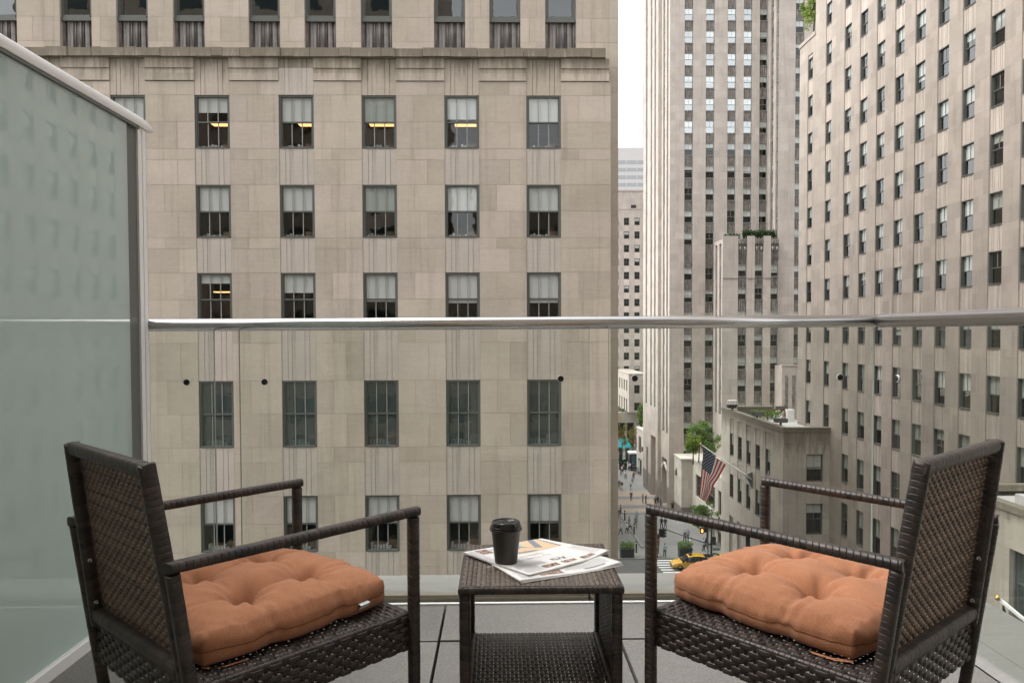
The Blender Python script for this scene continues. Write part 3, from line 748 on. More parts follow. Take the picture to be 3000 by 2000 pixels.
# ================================================================== FAR BUILDINGS
def far():
    bld = thing('distant_building', (36, 200, GZ), 'beige office block seen in the narrow gap left of the tower, small square windows', 'building')
    P = Plane((0, 195, 0), XP, YM); mb = MB()
    cols = [(29.75 + 2.745 * k, 29.75 + 2.745 * k + 1.36) for k in range(-3, 9)]; rows = [(29.4 - 3.49 * k, 27.5 - 3.49 * k) for k in range(14)]
    cs = courses(rows, GZ, 36.4, 1.2); ed = [20.] + [x for c in cols for x in c] + [56.]
    for a, b in zip(ed[::2], ed[1::2]): ashlar(mb, P, a, b, cs, 0, 1, 1.4, .012)
    for a, b in cols:
        slot_sides(mb, P, a, b, rows[-1][1], 29.4, .15); ashlar(mb, P, a, b, [29.4, 30.6, 31.8, 33, 34.2, 36.4], 0, 1, 3); P.q(mb, a, b, GZ, rows[-1][1], 0, 0)
        for (t0, q0), (t1, q1) in zip(rows, rows[1:]): P.q(mb, a, b, t1, q0, .02, 2)
    mb.box(20, 56, 194.85, 195.1, 36.2, 36.6, 0); mb.box(20, 56, 194.9, 195, 31.6, 31.85, 0)
    mb.box(34.3, 35.6, 194.9, 194.99, 31.9, 32.7, 3)
    mb.quad(V((20, 195, 36.5)), V((56, 195, 36.5)), V((56, 230, 36.5)), V((20, 230, 36.5)), 0)
    mb.build('wall', [M['stone_tower'], M['mortar'], M['stone_span'], M['room_dark']], bld)
    n = 0; rr = random.Random(4); mm = MB()
    for i, (a, b) in enumerate(cols):
        for t, q in rows:
            if 2 <= i <= 6 and n < 70: n += 1; add_window(bld, P, a, q, b - a, t - q, .12, 2, 1, rr.choice((0, 0, 0, .4)), 'pane', (.9, 0., 'room_dark', 0), .07)
            else: merged_window(mm, P, a, q, b - a, t - q, .12, 2, 1, 0, .07)
    o = mm.build('window', MERGED(), bld); o['kind'] = 'stuff'
    # lower corner block in front of it
    b2 = thing('low_corner_building', (31, 174, GZ), 'small beige corner block below the distant office block, roof edge with planting', 'building')
    mb = MB(); F = Plane((0, 170, 0), XP, YM); L = Plane((29.45, 0, 0), V((0, -1, 0)), XM); mats = [M['stone_tower'], M['mortar']]
    cs = [-18.4, -17, -15.5, -14, -12.3, -11, -9.8]
    for a, b in ((29.45, 30.7), (31.95, 34)): ashlar(mb, F, a, b, cs, 0, 1, 1.3, .012)
    for z0, z1 in ((-18.4, -18.), (-16.2, -14.1), (-12.2, -9.8)): F.q(mb, 30.7, 31.95, z0, z1, 0, 0)
    slot_sides(mb, F, 30.7, 31.95, -14.1, -12.2, .15); slot_sides(mb, F, 30.7, 31.95, -18, -16.2, .15)
    lw = [(-194 + 3.4 * k, -194 + 3.4 * k + 1.6) for k in range(7)]; ed = [-195.] + [x for w in lw for x in w] + [-170.]
    for a, b in zip(ed[::2], ed[1::2]): ashlar(mb, L, a, b, cs, 0, 1, 1.6, .012)
    for a, b in lw:
        for z0, z1 in ((-11.2, -9.8), (-15.5, -13.8)): L.q(mb, a, b, z0, z1, 0, 0)
        slot_sides(mb, L, a, b, -13.8, -11.2, .2); slot_sides(mb, L, a, b, -18.4, -15.5, .2)
    mb.box(29.35, 34, 169.9, 170.4, -9.8, -9.55, 0); mb.box(29.35, 29.8, 170.4, 195, -9.8, -9.55, 0)
    mb.quad(V((29.4, 170.2, -9.7)), V((34, 170.2, -9.7)), V((34, 194.9, -9.7)), V((29.4, 194.9, -9.7)), 0)
    mb.build('wall', mats, b2)
    for z in (-14.1, -18.): add_window(b2, F, 30.7, z, 1.25, 1.9 if z > -15 else 1.8, .1, 2, 1, 0, 'pane', (.9, 0., 'room_dark', 0), .07)
    for a, b in lw:
        for z, h in ((-13.8, 2.6), (-18.4, 2.9)): add_window(b2, L, a, z, b - a, h, .12, 2, 1, 0, 'pane', (.9, 0., 'room_dark', 0), .07)
    # portico with gilt lettering
    b3 = thing('portico_building', (30, 178, GZ), 'stone portico with gilt letters under a clipped hedge at the plaza end', 'building')
    mb = MB(); mb.box(22, 33.0, 175, 183, -21.2, -18.98, 0); mb.box(22, 33.1, 174.9, 183.1, -21.35, -21.2, 0)
    mb.box(22, 33, 183, 183.4, GZ, -21.4, 1)
    for x in (23., 26.3, 29.5, 32.2): mb.box(x, x + .5, 175.4, 175.9, GZ, -21.35, 0)
    mb.build('portico', [M['stone_low'], M['room_dark']], b3)
    lt = text_mesh('NEWS', 1.25); o = link('lettering', lt, b3); lt.materials.append(plain('gilt letters', (.45, .27, .06), .4)); o.matrix_basis = Matrix.Translation((25.2, 174.93, -20.6)) @ Matrix.Rotation(rad(90), 4, 'X')
    # white banded office slab and glass tower, far off
    b4 = thing('striped_office', (68, 410, GZ), 'distant white office slab with dark horizontal window bands in the gap', 'building')
    mb = MB(); g = G('white cladding'); g.pbr((.44, .42, .41), .7); w_ = g.mat
    mb.box(55, 90, 400, 430, GZ, 97.3, 0)
    for k in range(30):
        z = 90.6 - 3.95 * k
        for x in (55.3, 62.5, 68.1, 73.7, 79.2, 84.8): mb.box(x, x + 5.15, 399.9, 399.99, z - 1.75, z, 1)
    mb.build('slab', [w_, plain('grey window band', (.27, .28, .29), .3)], b4)
    b5 = thing('glass_tower', (80, 440, GZ), 'pale glass tower fading into white sky just left of the stone tower', 'tower')
    mb = MB()
    ap = [(75.5, 425), (79.5, 415), (100, 415), (100, 450), (75.5, 450)]
    for k in range(46):
        z0 = GZ + 3.6 * k; z1 = z0 + 3.5
        for i in range(5):
            (xa, ya), (xb, yb) = ap[i], ap[(i + 1) % 5]; n = 7
            for j in range(n):
                f, e = j / n, (j + .94) / n
                mb.quad(V((xa + (xb - xa) * f, ya + (yb - ya) * f, z0)), V((xa + (xb - xa) * e, ya + (yb - ya) * e, z0)), V((xa + (xb - xa) * e, ya + (yb - ya) * e, z1)), V((xa + (xb - xa) * f, ya + (yb - ya) * f, z1)), 0)
    zt = GZ + 3.6 * 46
    mb.add([V((x, y, zt)) for x, y in ap], [(0, 1, 2, 3, 4)], 1)
    g = G('pale curtain wall'); t = g.attr(); g.pbr(g.scale((.44, .46, .47), g.lin(t, 0, 1, .86, 1.)), .3, None, Metallic=.35)
    m1 = MB()
    for i in range(5):
        (xa, ya), (xb, yb) = ap[i], ap[(i + 1) % 5]; c = V((88, 435, 0))
        a_ = V((xa, ya, 0)).lerp(c, .006); b_ = V((xb, yb, 0)).lerp(c, .006)
        m1.quad(V((a_.x, a_.y, GZ)), V((b_.x, b_.y, GZ)), V((b_.x, b_.y, zt)), V((a_.x, a_.y, zt)))
    m1.build('frame_wall', w_, b5); mb.build('curtain_wall', [g.mat, w_], b5)

def text_mesh(s, size, align='LEFT', ext=.0):
    cu = bpy.data.curves.new('lettering', 'FONT'); cu.body = s; cu.size = size; cu.align_x = align; cu.extrude = ext
    o = bpy.data.objects.new('tmp', cu); COL.objects.link(o)
    dg = bpy.context.evaluated_depsgraph_get()
    me = bpy.data.meshes.new_from_object(o.evaluated_get(dg)); bpy.data.objects.remove(o)
    me.name = 'lettering'; me.materials.clear()
    return me


far()
def opposite():
    bld = thing('side_street_building', (0, 120, GZ), 'plain limestone block hidden behind the near facade, only mirrored in windows opposite', 'building')
    mb = MB(); mb.box(-30, 12, 96, 165, GZ, -8.6, 0)
    for k in range(5):
        for i in range(20): mb.box(11.98, 12.02, 97 + 3.4 * i, 98.5 + 3.4 * i, GZ + 2 + 3.7 * k, GZ + 4.1 + 3.7 * k, 1)
    mb.build('wall', [M['stone_tower'], M['room_dark']], bld)
opposite()

# hotel the balcony belongs to (seen only as reflections in the windows opposite)
def hotel():
    bld = thing('hotel_building', (0, -6, GZ), 'hotel facade behind the balcony, seen only mirrored in the windows opposite', 'building')
    mb = MB(); P = Plane((0, -2.6, 0), V((-1, 0, 0)), YP)
    for x0, x1, top in ((-40, -4.6, 44), (-4.6, -2.0, 6), (-2.0, 26, 15)):
        u0, u1 = -x1, -x0; n = max(1, round((u1 - u0) / 3.2)); st = (u1 - u0) / n; z = GZ
        P.q(mb, u0, u1, GZ, top, .0, 0)
        mb.box(x0, x1, -16, -2.6, GZ, top, 0, .5, None, ('+y',))
        while z + 3.4 < top:
            for i in range(n):
                a = u0 + st * i + .5
                if st > 2 and not (-4 < z < 2.5 and a < 4 and a > -4): mb.box(-a - st + 1, -a, -2.6, -2.585, z + .8, z + 2.9, 1)
            z += 3.4
    mb.build('facade', [M['stone'], plain('green hotel glass', (.02, .045, .045), .05)], bld)
hotel()
# ================================================================== BALCONY
def balcony():
    # pavers on an open joint grid
    mb = MB(); j = .005
    xs = [-1.426 + .61 * k for k in range(-2, 6)]; ys = [2.50 - .61 * k for k in range(8)]
    for y1 in [2.83] + ys:
        y0 = max([y for y in ys if y < y1 - .01], default=None)
        if y0 is None: break
        for x0, x1 in zip(xs, xs[1:]):
            a, b = max(x0, -2.6) + j, min(x1, 1.475) - j
            if b <= a: continue
            dz = R.uniform(-.0015, .0015); t = R.random()
            mb.box(a, b, y0 + j, y1 - j, FZ - .03, FZ + dz, 0, t)
    fl = mb.build('balcony_floor', M['paver']); structure(fl); fl['label'] = 'speckled grey granite pavers with dark open joints'
    bs = MB(); bs.box(-2.7, 1.9, -2.5, 3.1, FZ - .35, FZ - .05); structure(bs.build('balcony_slab', M['black']))
    # coping with a steel edging strip
    cp = thing('parapet_coping', (0, 3, FZ), 'pale stone coping along the balcony edge outside the glass railing', 'coping')
    mb = MB(); zt = -1.015
    x = -2.7
    for x1 in (-1.3, .35, 1.57):
        mb.box(x + .002, x1 - .002, 2.90, 3.12, FZ - .3, zt, 0); x = x1
    mb.box(1.57, 1.82, 1.45, 3.12, FZ - .3, zt, 0); mb.box(1.57, 1.82, -2.5, 1.446, FZ - .3, zt, 0)
    mb.build('coping_stone', M['coping'], cp)
    mb = MB(); mb.box(-2.7, 1.478, 2.836, 2.852, FZ - .05, FZ + .004, 0); mb.build('edge_strip', M['alu'], cp)
    cv = MB()                       # coved upstand on the right
    pr = [(1.478, FZ - .002), (1.49, FZ + .006), (1.52, FZ + .017), (1.569, zt - .001)]
    for (xa, za), (xb, zb) in zip(pr, pr[1:]): cv.quad(V((xa, -2.5, za)), V((xa, 2.835, za)), V((xb, 2.835, zb)), V((xb, -2.5, zb)), 0, .5)
    cv.build('cove', M['coping'], cp, True)

    rl = thing('balcony_railing', (0, 2.93, FZ), 'clear glass balcony railing with round brushed steel handrail', 'railing')
    mb = MB(); r = .0245; zr = .0365
    mb.tube([(-1.372, 2.95, .031), (0, 2.95, .034), (1.497, 2.95, .0385)], r, 28); mb.build('handrail', M['steel'], rl, True)
    mb = MB(); mb.tube([(1.503, 2.945, .0385), (1.503, 1.0, .0385), (1.503, -2.3, .0385)], .026, 28); mb.build('handrail', M['steel'], rl, True)
    mb = MB(); mb.tube([(1.4925, 2.95, .0385), (1.5045, 2.95, .0385)], .0252, 28); mb.build('joint_ring', M['black'], rl, True)
    for x0, x1 in ((-1.362, -1.105), (-1.008, .352), (.428, 1.475)):
        mb = MB(); mb.quad(V((x0, 2.93, FZ + .01)), V((x1, 2.93, FZ + .01)), V((x1, 2.93, .012)), V((x0, 2.93, .012)))
        gp = mb.build('glass_panel', M['rail_glass'], rl)
        for xe in (x0, x1):
            e = MB(); e.box(xe - .0006, xe + .0004, 2.926, 2.938, FZ + .01, .012); e.build('glass_edge', M['glass_edge'], gp, False, True)
    for y0, y1 in ((2.82, 1.55), (1.47, .2), (.12, -1.2)):
        mb = MB(); mb.quad(V((1.503, y0, FZ + .02)), V((1.503, y1, FZ + .02)), V((1.503, y1, .012)), V((1.503, y0, .012))); mb.build('glass_panel', M['rail_glass'], rl)
    for x in (-1.21, -.91, .24, .53, 1.34):
        z = -.19 if x < 0 else -.183
        mb = MB(); T = Matrix.Translation((x, 2.923, z)) @ Matrix.Rotation(rad(90), 4, 'X')
        mb.lathe([(0, .004), (.0105, .004), (.0118, .002), (.0118, -.009), (0, -.009)], 24, (0, 0, 0), 0, .5, T); mb.lathe([(.0119, -.0005), (.0138, -.001), (.0138, -.006)], 24, (0, 0, 0), 1, .5, T); mb.build('standoff_disc', [M['black'], M['alu']], rl)
    for y in (2.80, 1.65):
        mb = MB(); T = Matrix.Translation((1.496, y, -.18)) @ Matrix.Rotation(rad(-90), 4, 'Y')
        mb.lathe([(0, .004), (.0105, .004), (.0118, .002), (.0118, -.009), (0, -.009)], 24, (0, 0, 0), 0, .5, T); mb.lathe([(.0119, -.0005), (.0138, -.001), (.0138, -.006)], 24, (0, 0, 0), 1, .5, T); mb.build('standoff_disc', [M['black'], M['alu']], rl)
    mb = MB(); x = -1.33
    for x1 in (.352, 1.477): mb.box(x, x1 - .012, 2.866, 2.898, FZ - .02, -1.02, 0); mb.box(x, x1 - .012, 2.870, 2.895, -1.0195, -1.012, 0); x = x1
    mb.build('base_channel', M['shoe'], rl)

    pt = thing('glass_partition', (-1.36, 1.5, FZ), 'frosted pale green glass privacy screen with rounded white cap at left', 'partition')
    mb = MB(); mb.box(-1.366, -1.357, .15, 2.788, -1.0, .775); mb.build('frosted_pane', M['frosted'], pt)
    mb = MB(); n = 12; prof = []
    for i in range(n + 1):
        a = math.pi * i / n; prof.append((-1.382 - .041 * math.cos(a), .788 + .037 * math.sin(a) ** .8))
    ring = prof + [(-1.346, .777), (-1.418, .777)]
    st = [(.1, 1.), (2.89, 1.), (2.915, .97), (2.935, .9), (2.952, .74), (2.962, .45), (2.966, .1)]
    vs = []
    for y, k in st:
        for (x, z) in ring: vs.append(V((x, y, .777 + (z - .777) * k)))
    m_ = len(ring)
    fs = [(i * m_ + q, (i + 1) * m_ + q, (i + 1) * m_ + (q + 1) % m_, i * m_ + (q + 1) % m_) for i in range(len(st) - 1) for q in range(m_)]
    fs += [tuple(range(m_)), tuple(range((len(st) - 1) * m_, len(st) * m_))]
    mb.add(vs, fs, 0, .5); o = mb.build('cap', M['alu'], pt, True)
    try: o.data.set_sharp_from_angle(angle=rad(40))
    except Exception: pass
    mb = MB(); mb.box(-1.3565, -1.348, .1, 2.87, .766, .776); mb.build('cap_lip', M['alu_dark'], pt)
    mb = MB(); mb.box(-1.43, -1.364, 2.79, 2.871, FZ, .776, 0)
    mb.build('post', M['alu_dark'], pt)
    mb = MB(); mb.box(-1.43, -1.3565, 2.872, 2.902, FZ, .776, 0); mb.box(-1.43, -1.3555, 2.9045, 2.934, FZ, .776, 0); mb.build('end_flange', M['alu'], pt)
    mb = MB(); mb.box(-1.42, -1.3535, .15, 2.789, FZ, -.996, 0); mb.box(-1.353, -1.343, .15, 2.789, FZ, -1.001, 0); mb.build('base_rail', M['alu'], pt)
balcony()

# ================================================================== WICKER
def wrap(mb, p0, p1, hx, hy, pitch=.0125, up=(0, 0, 1), shear=.25, mat=0, ex=4.):
    """square-ish tube wound with flat cane: every turn bulges a little and is laid at a slant"""
    p0, p1 = V(p0), V(p1); ax = p1 - p0; L = ax.length; ax.normalize()
    up = V(up); s = ax.cross(up).normalized(); t = s.cross(ax).normalized()
    n = 12; sec = []
    for j in range(n):
        a = 2 * math.pi * (j + .5) / n; c, d = math.cos(a), math.sin(a)
        k = (abs(c) ** ex + abs(d) ** ex) ** (-1 / ex); sec.append((c * k * hx, d * k * hy, c * k))
    nb = max(1, round(L / pitch)); st = L / nb
    prev = None
    for b in range(nb):
        tint = R.random(); g = R.uniform(-.015, .02)
        g *= .8; rings = [(b * st, .90), (b * st + st * .05, .992 + g), (b * st + st * .14, 1. + g), (b * st + st * .86, 1. + g), (b * st + st * .95, .99 + g), ((b + 1) * st, .90)]
        vs = []
        for d, k in rings:
            for (x, y, c) in sec:
                q = min(max(d + shear * c * hx, 0), L)
                vs.append(p0 + ax * q + s * (x * k) + t * (y * k))
        fs = [(i * n + j, i * n + (j + 1) % n, (i + 1) * n + (j + 1) % n, (i + 1) * n + j) for i in range(5) for j in range(n)]
        if b == 0: fs.append(tuple(range(n - 1, -1, -1)))
        if b == nb - 1: fs.append(tuple(5 * n + j for j in range(n)))
        mb.add(vs, fs, mat, tint)

def weave(mb, O, U, W, lu, lv, pu, pv, wu, wv, amp, th=.0011, mat=0, sub=4, jit=.0004, tu=(0., 1.), tw=(0., 1.), dip=.33):
    """plain weave: flat strands along U (one per pv) over and under strands along W (one per pu); wu, wv strand widths"""
    O, U, W = V(O), V(U).normalized(), V(W).normalized(); N = U.cross(W).normalized()
    nu, nv = max(2, round(lu / pu)), max(2, round(lv / pv)); pu, pv = lu / nu, lv / nv
    sec = ((-.5, 0), (-.36, 1), (0, 1.25), (.36, 1), (.5, 0), (.36, -1), (-.36, -1))
    def strand(A, D, C, n, p, w, r, lead, tr):
        k = n * sub; vs = []; off = R.uniform(-jit, jit); wj = w * R.uniform(.96, 1.03)
        for i in range(k + 1):
            x = i / sub; c = math.floor(x); e = x - c - .5
            if lead: v = 1 - 2 * math.exp(-(abs(e) / dip) ** 3) if (r + c) % 2 == 0 else 1.
            else: v = -.25 + .2 * math.cos(math.pi * (x - .5) + math.pi * r)
            q = wj * ((.88 + .12 * v) if lead else 1)
            for (cc, h) in sec: vs.append(A + D * (x * p) + C * (cc * q + off) + N * (amp * v + h * th))
        m = len(sec); fs = []
        t = R.uniform(*tr)
        for i in range(k):
            for j in range(m): fs.append((i * m + j, i * m + (j + 1) % m, (i + 1) * m + (j + 1) % m, (i + 1) * m + j))
        mb.add(vs, fs, mat, t)
    for r in range(nv): strand(O + W * (pv * (r + .5)), U, W, nu, pu, wu, r, True, tu)
    for c in range(nu): strand(O + U * (pu * (c + .5)), W, U, nv, pv, wv, c, False, tw)

CW, CD, CA = .506, .565, .613
def chair_root(name, loc, rz, label): return thing(name, loc, label, 'armchair', 'wicker armchairs on the balcony', rz)
def make_chair(loc, rz, label):
    c = chair_root('wicker_armchair', loc, rz, label)
    hw, hd = CW / 2, CD / 2; rk = math.tan(.134); tb = .0124
    def part(name, mb, mat='wicker', par=None, sm=True): return mb.build(name, M[mat], par or c, sm, True)
    for s in (-1, 1):
        mb = MB(); wrap(mb, (s * hw, hd, 0), (s * hw, hd, CA - .011), tb, tb, .0125, (0, 1, 0)); part('leg', mb)
        mb = MB(); wrap(mb, (s * hw, -hd + CA * rk, 0), (s * hw, -hd, CA - .011), tb, tb, .0125, (0, 1, 0)); part('leg', mb)
        mb = MB(); wrap(mb, (s * hw, -hd - .0135, CA), (s * hw, hd + .0135, CA), .0134, .0108, .0135, (0, 0, 1), .55); part('armrest', mb)
    # back
    wb = .452 / 2
    def B(x, z, d=0): return V((x, -hd - (z - CA) * rk + .004 + d, z))
    bk = MB()
    for s in (-1, 1): wrap(bk, B(s * wb, .375), B(s * wb, .786 + .011), .0120, .0160, .0125, (0, 1, 0))
    wrap(bk, B(-wb - .0115, .786), B(wb + .0115, .786), .0130, .0130, .0085, (0, 1, rk), .1)
    wrap(bk, B(-wb + .012, .400), B(wb - .012, .400), .0150, .0150, .0080, (0, 1, rk), .1)
    def taper(m_):
        for v in m_.v: v.x *= 1 - .115 * max(0, min(1, (v.z - .40) / .386))
    taper(bk); back = part('backrest', bk)
    mb = MB(); w0 = wb - .012; O = B(-w0, .410, .0125); Wd = B(0, .774) - B(0, .410)
    weave(mb, O, (1, 0, 0), Wd, 2 * w0, Wd.length, .0140, .0095, .0088, .0066, .0024, .0008, 0, 8, .0003, (.35, 1.), (0., .05), .46)
    taper(mb); part('woven_panel', mb, 'wicker_back', back)
    for s in (-1, 1):
        for z in (.53, .43):
            mb = MB(); T = Matrix.Translation(B(s * (wb - .0135), z, -.003)) @ Matrix.Rotation(rad(-90 * s), 4, 'Y')
            mb.lathe([(0, .003), (.002, .0015), (.003, .003), (.0045, .0028), (.005, 0), (.005, -.004)], 14, (0, 0, 0), 0, .5, T); taper(mb); part('bolt', mb, 'steel', back)
    # seat
    S_ = .371; sx = hw - .014
    mb = MB(); weave(mb, (-sx, -hd + .055, S_), (1, 0, 0), (0, 1, 0), 2 * sx, CD - .055 - .006, .0160, .0150, .0128, .0110, .0015, .0010, 0, 5, .0004)
    part('seat', mb)
    ap = .086
    mb = MB()
    for s in (-1, 1): wrap(mb, (s * (sx - .002), -hd + .05, S_ - .006), (s * (sx - .002), hd - .004, S_ - .006), .008, .0075, .0135, (0, 0, 1), .1)
    for y in (-hd + .055, hd - .006): wrap(mb, (-sx, y, S_ - .006), (sx, y, S_ - .006), .008, .0075, .0135, (0, 0, 1), .1)
    part('seat_frame', mb)
    for s in (-1, 1):
        mb = MB(); O = (s * (sx + .005), (-hd + .05) if s > 0 else (hd - .006), S_ - ap)
        weave(mb, O, (0, s, 0), (0, 0, 1), CD - .056, ap - .006, .0215, .0122, .0128, .0095, .0032, .0011, 0, 5, .0004, (.25, 1.), (0., .3)); part('side_apron', mb)
    mb = MB(); weave(mb, (sx, hd + .001, S_ - ap), (-1, 0, 0), (0, 0, 1), 2 * sx, ap - .006, .0215, .0122, .0128, .0095, .0032, .0011, 0, 5, .0004, (.25, 1.), (0., .3)); part('front_apron', mb)
    mb = MB(); weave(mb, (-sx, -hd + .040, S_ - ap), (1, 0, 0), (0, 0, 1), 2 * sx, ap - .002, .0215, .0122, .0128, .0095, .0032, .0011, 0, 5, .0004, (.25, 1.), (0., .3)); part('rear_apron', mb)
    return c
def dup(root, name, loc, rz, label):
    r = root.copy(); COL.objects.link(r); r.location = loc; r.rotation_euler = (0, 0, rz); r['label'] = label
    for ch in list(root.children):
        k = ch.copy(); COL.objects.link(k); k.parent = r
        for g_ in list(ch.children):
            q = g_.copy(); COL.objects.link(q); q.parent = k
    return r
LTH, RTH = .812, 2.262
CH1 = make_chair((-.583, 1.738, FZ), LTH - math.pi / 2, 'dark brown wicker armchair at left beside the frosted partition, facing right')
bpy.context.view_layer.update()
CH2 = dup(CH1, 'wicker_armchair', (.736, 1.718, FZ), RTH - math.pi / 2, 'dark brown wicker armchair at right beside the railing corner, facing left')

# ------------------------------------------------------------------ cushions
def make_cushion(root_loc, rz, label, seed, mirror, lean, care):
    c = thing('seat_cushion', root_loc, label, 'cushion', 'orange seat cushions', rz)
    rr = random.Random(seed); N = 96; hx, hy = .205, .230; sgn = -1 if mirror else 1
    tufts = [(-.46, .36), (-.40, -.38), (.40, .40), (.46, -.35)]
    def seg(px, py, a, b):
        ax, ay = a; bx, by = b; dx, dy = bx - ax, by - ay
        t = max(0, min(1, ((px - ax) * dx + (py - ay) * dy) / (dx * dx + dy * dy)))
        return math.hypot(px - ax - dx * t, py - ay - dy * t), t
    creases = [(tufts[0], tufts[1], 1.), (tufts[2], tufts[3], 1.), (tufts[0], tufts[2], .8), (tufts[1], tufts[3], .8)]
    for (x, y) in tufts:
        creases.append(((x, y), (math.copysign(1.02, x), y + rr.uniform(-.08, .08)), .75)); creases.append(((x, y), (x + rr.uniform(-.08, .08), math.copysign(1.02, y)), .75))
    def prof(s, t):
        e = max(0, 1 - abs(s) ** 2.6) * max(0, 1 - abs(t) ** 2.6)
        return e ** .55
    def top(s, t):
        h = .026 + .052 * prof(s, t)
        for (x, y) in tufts:
            d = math.hypot((s - x) * hx, (t - y) * hy); h -= .030 * math.exp(-(d / .022) ** 2) + .022 * math.exp(-(d / .070) ** 2)
            an = math.atan2((t - y) * hy, (s - x) * hx); h += .0045 * math.cos(an * 7 + x * 9 + seed) * math.exp(-((d - .045) / .030) ** 2)
        for a, b, k in creases:
            d, u = seg(s, t, a, b); d *= .225
            fall = max(0, 1 - 1.05 * u) if k < .79 else (1 - 1.1 * u * (1 - u))
            h -= k * .010 * fall * math.exp(-(d / .008) ** 2) + k * .010 * fall * math.exp(-(d / .032) ** 2)
        n = mnoise.noise(V((s * 3 + seed, t * 3, 1.3))) * .0045 + mnoise.noise(V((s * 8 + seed, t * 8, 4.3))) * .0014
        # small puckers near the sewn edge
        eg = max(abs(s), abs(t)) ** 8
        for ty in (.37, -.37): n += .0035 * math.sin((t - ty) * 46 + seed) * math.exp(-((t - ty) / .16) ** 2) * abs(s) ** 4
        for tx in (.43, -.43): n += .0035 * math.sin((s - tx) * 46 + seed) * math.exp(-((s - tx) / .16) ** 2) * abs(t) ** 4
        n += eg * .005 * mnoise.noise(V((s * 13 + seed, t * 13, 9.)))
        return h + n
    def edge(s, t):
        """outline: pointed corners, slightly bowed in sides pinched where the creases meet the seam"""
        k = 1.
        bow = .020 * (1 - abs(t) ** 2) * abs(s) ** 4, .020 * (1 - abs(s) ** 2) * abs(t) ** 4
        x = s * hx + math.copysign(bow[0], s) * .7; y = t * hy + math.copysign(bow[1], t) * .7
        for ty in (.37, -.37):
            g_ = math.exp(-((t - ty) / .10) ** 2) * abs(s) ** 6; x -= math.copysign(.006 * g_, s)
        for tx in (.43, -.43):
            g_ = math.exp(-((s - tx) / .11) ** 2) * abs(t) ** 6; y -= math.copysign(.006 * g_, t)
        return x, y
    def liftf(x, y):
        return lean * max(0., (-y / hy)) ** 2 * .5
    vs = []; fs = []
    def seamz(s, t):
        z = .0
        for ty in (.37, -.37): z += .005 * math.exp(-((t - ty) / .12) ** 2) * abs(s) ** 6
        for tx in (.43, -.43): z += .005 * math.exp(-((s - tx) / .12) ** 2) * abs(t) ** 6
        return z
    G_ = [-1 + 2 * i / N for i in range(N + 1)]
    G_ = [math.copysign(abs(g) ** .85, g) for g in G_]
    for t in G_:
        for s in G_:
            x, y = edge(s, t); vs.append(V((x * sgn, y, top(s, t) + liftf(x, y))))
    nb = len(vs)
    for t in G_:
        for s in G_:
            x, y = edge(s, t); e = prof(s, t)
            z = -.030 - .006 * e + seamz(s, t) * .6
            vs.append(V((x * sgn, y, z + liftf(x, y))))
    w = N + 1
    for i in range(N):
        for j in range(N):
            a = i * w + j
            fs.append((a, a + 1, a + w + 1, a + w)); fs.append((nb + a, nb + a + w, nb + a + w + 1, nb + a + 1))
    mb = MB(); mb.add(vs, fs, 0, .5)
    # boxed side: bulging band with the seam line in its middle
    loop = [(i, 0) for i in range(N)] + [(N, j) for j in range(N)] + [(i, N) for i in range(N, 0, -1)] + [(0, j) for j in range(N, 0, -1)]
    sv = []; lv = 9; sp = []
    for (i, j) in loop:
        s, t = G_[i], G_[j]; a = vs[j * w + i]; b = vs[nb + j * w + i]
        o = V((a.x, a.y, 0)); cx = V((s * sgn if abs(s) > .999 else 0, t if abs(t) > .999 else 0, 0))
        if cx.length: cx.normalize()
        cr = 1 - (abs(s) * abs(t)) ** 10
        puck = mnoise.noise(V((s * 9 + seed, t * 9, 3.))) * .0045
        for k in range(lv):
            f = k / (lv - 1); p = a.lerp(b, f)
            out = (.010 * math.sin(math.pi * f) ** .6 + puck * math.sin(math.pi * f)) * (.35 + .65 * cr)
            if k == lv // 2: out -= .0022
            sv.append(p + cx * out)
            if k == lv // 2: sp.append(p + cx * (out + .0012) + V((0, 0, seamz(s, t))))
        m0 = len(sv) - lv
        sv[m0 + lv // 2].z += seamz(s, t)
    L = len(loop); sf = [(q * lv + k, q * lv + k + 1, ((q + 1) % L) * lv + k + 1, ((q + 1) % L) * lv + k) for q in range(L) for k in range(lv - 1)]
    mb.add(sv, sf, 0, .5)
    body = mb.build('cushion_cover', M['canvas'], c, True, True)
    bm = bmesh.new(); bm.from_mesh(body.data); bmesh.ops.remove_doubles(bm, verts=bm.verts, dist=.0002); bmesh.ops.recalc_face_normals(bm, faces=bm.faces); bm.to_mesh(body.data); bm.free()
    sm = MB(); sm.tube(sp + [sp[0]], .0011, 5, 0, .5, False); sm.build('seam', M['seam'], c, True, True)
    if care:
        tg = MB(); ks = [k for k, (i, j) in enumerate(loop) if i == (N if care > 0 else 0) and abs(G_[j] - .66) < .07]
        pts = [sp[k] for k in ks]; d = V((sgn * (1 if care > 0 else -1), 0, 0))
        for k in range(len(pts) - 1):
            a, b = pts[k], pts[k + 1]
            tg.quad(a, b, b + d * .011 + V((0, 0, -.002)), a + d * .011 + V((0, 0, -.002)), 0, .3); tg.quad(a + d * .011 + V((0, 0, -.002)), b + d * .011 + V((0, 0, -.002)), b + d * .004 + V((0, 0, -.013)), a + d * .004 + V((0, 0, -.013)), 0, .6)
        tg.build('care_tag', M['tagwhite'], c, False, True)
    # tie strap at the rear corner next to the camera
    q = 1
    st = MB(); pts = [(q * sgn * .16, -.215, -.03), (q * sgn * .205, -.225, -.032), (q * sgn * .222, -.20, -.033), (q * sgn * .226, -.15, -.034)]
    for k in range(3):
        a, b = V(pts[k]), V(pts[k + 1]); h = V((.004, .006, 0)); st.quad(a - h, b - h, b + h, a + h, 0, .5)
    st.build('tie_strap', M['canvas'], c, True, True)
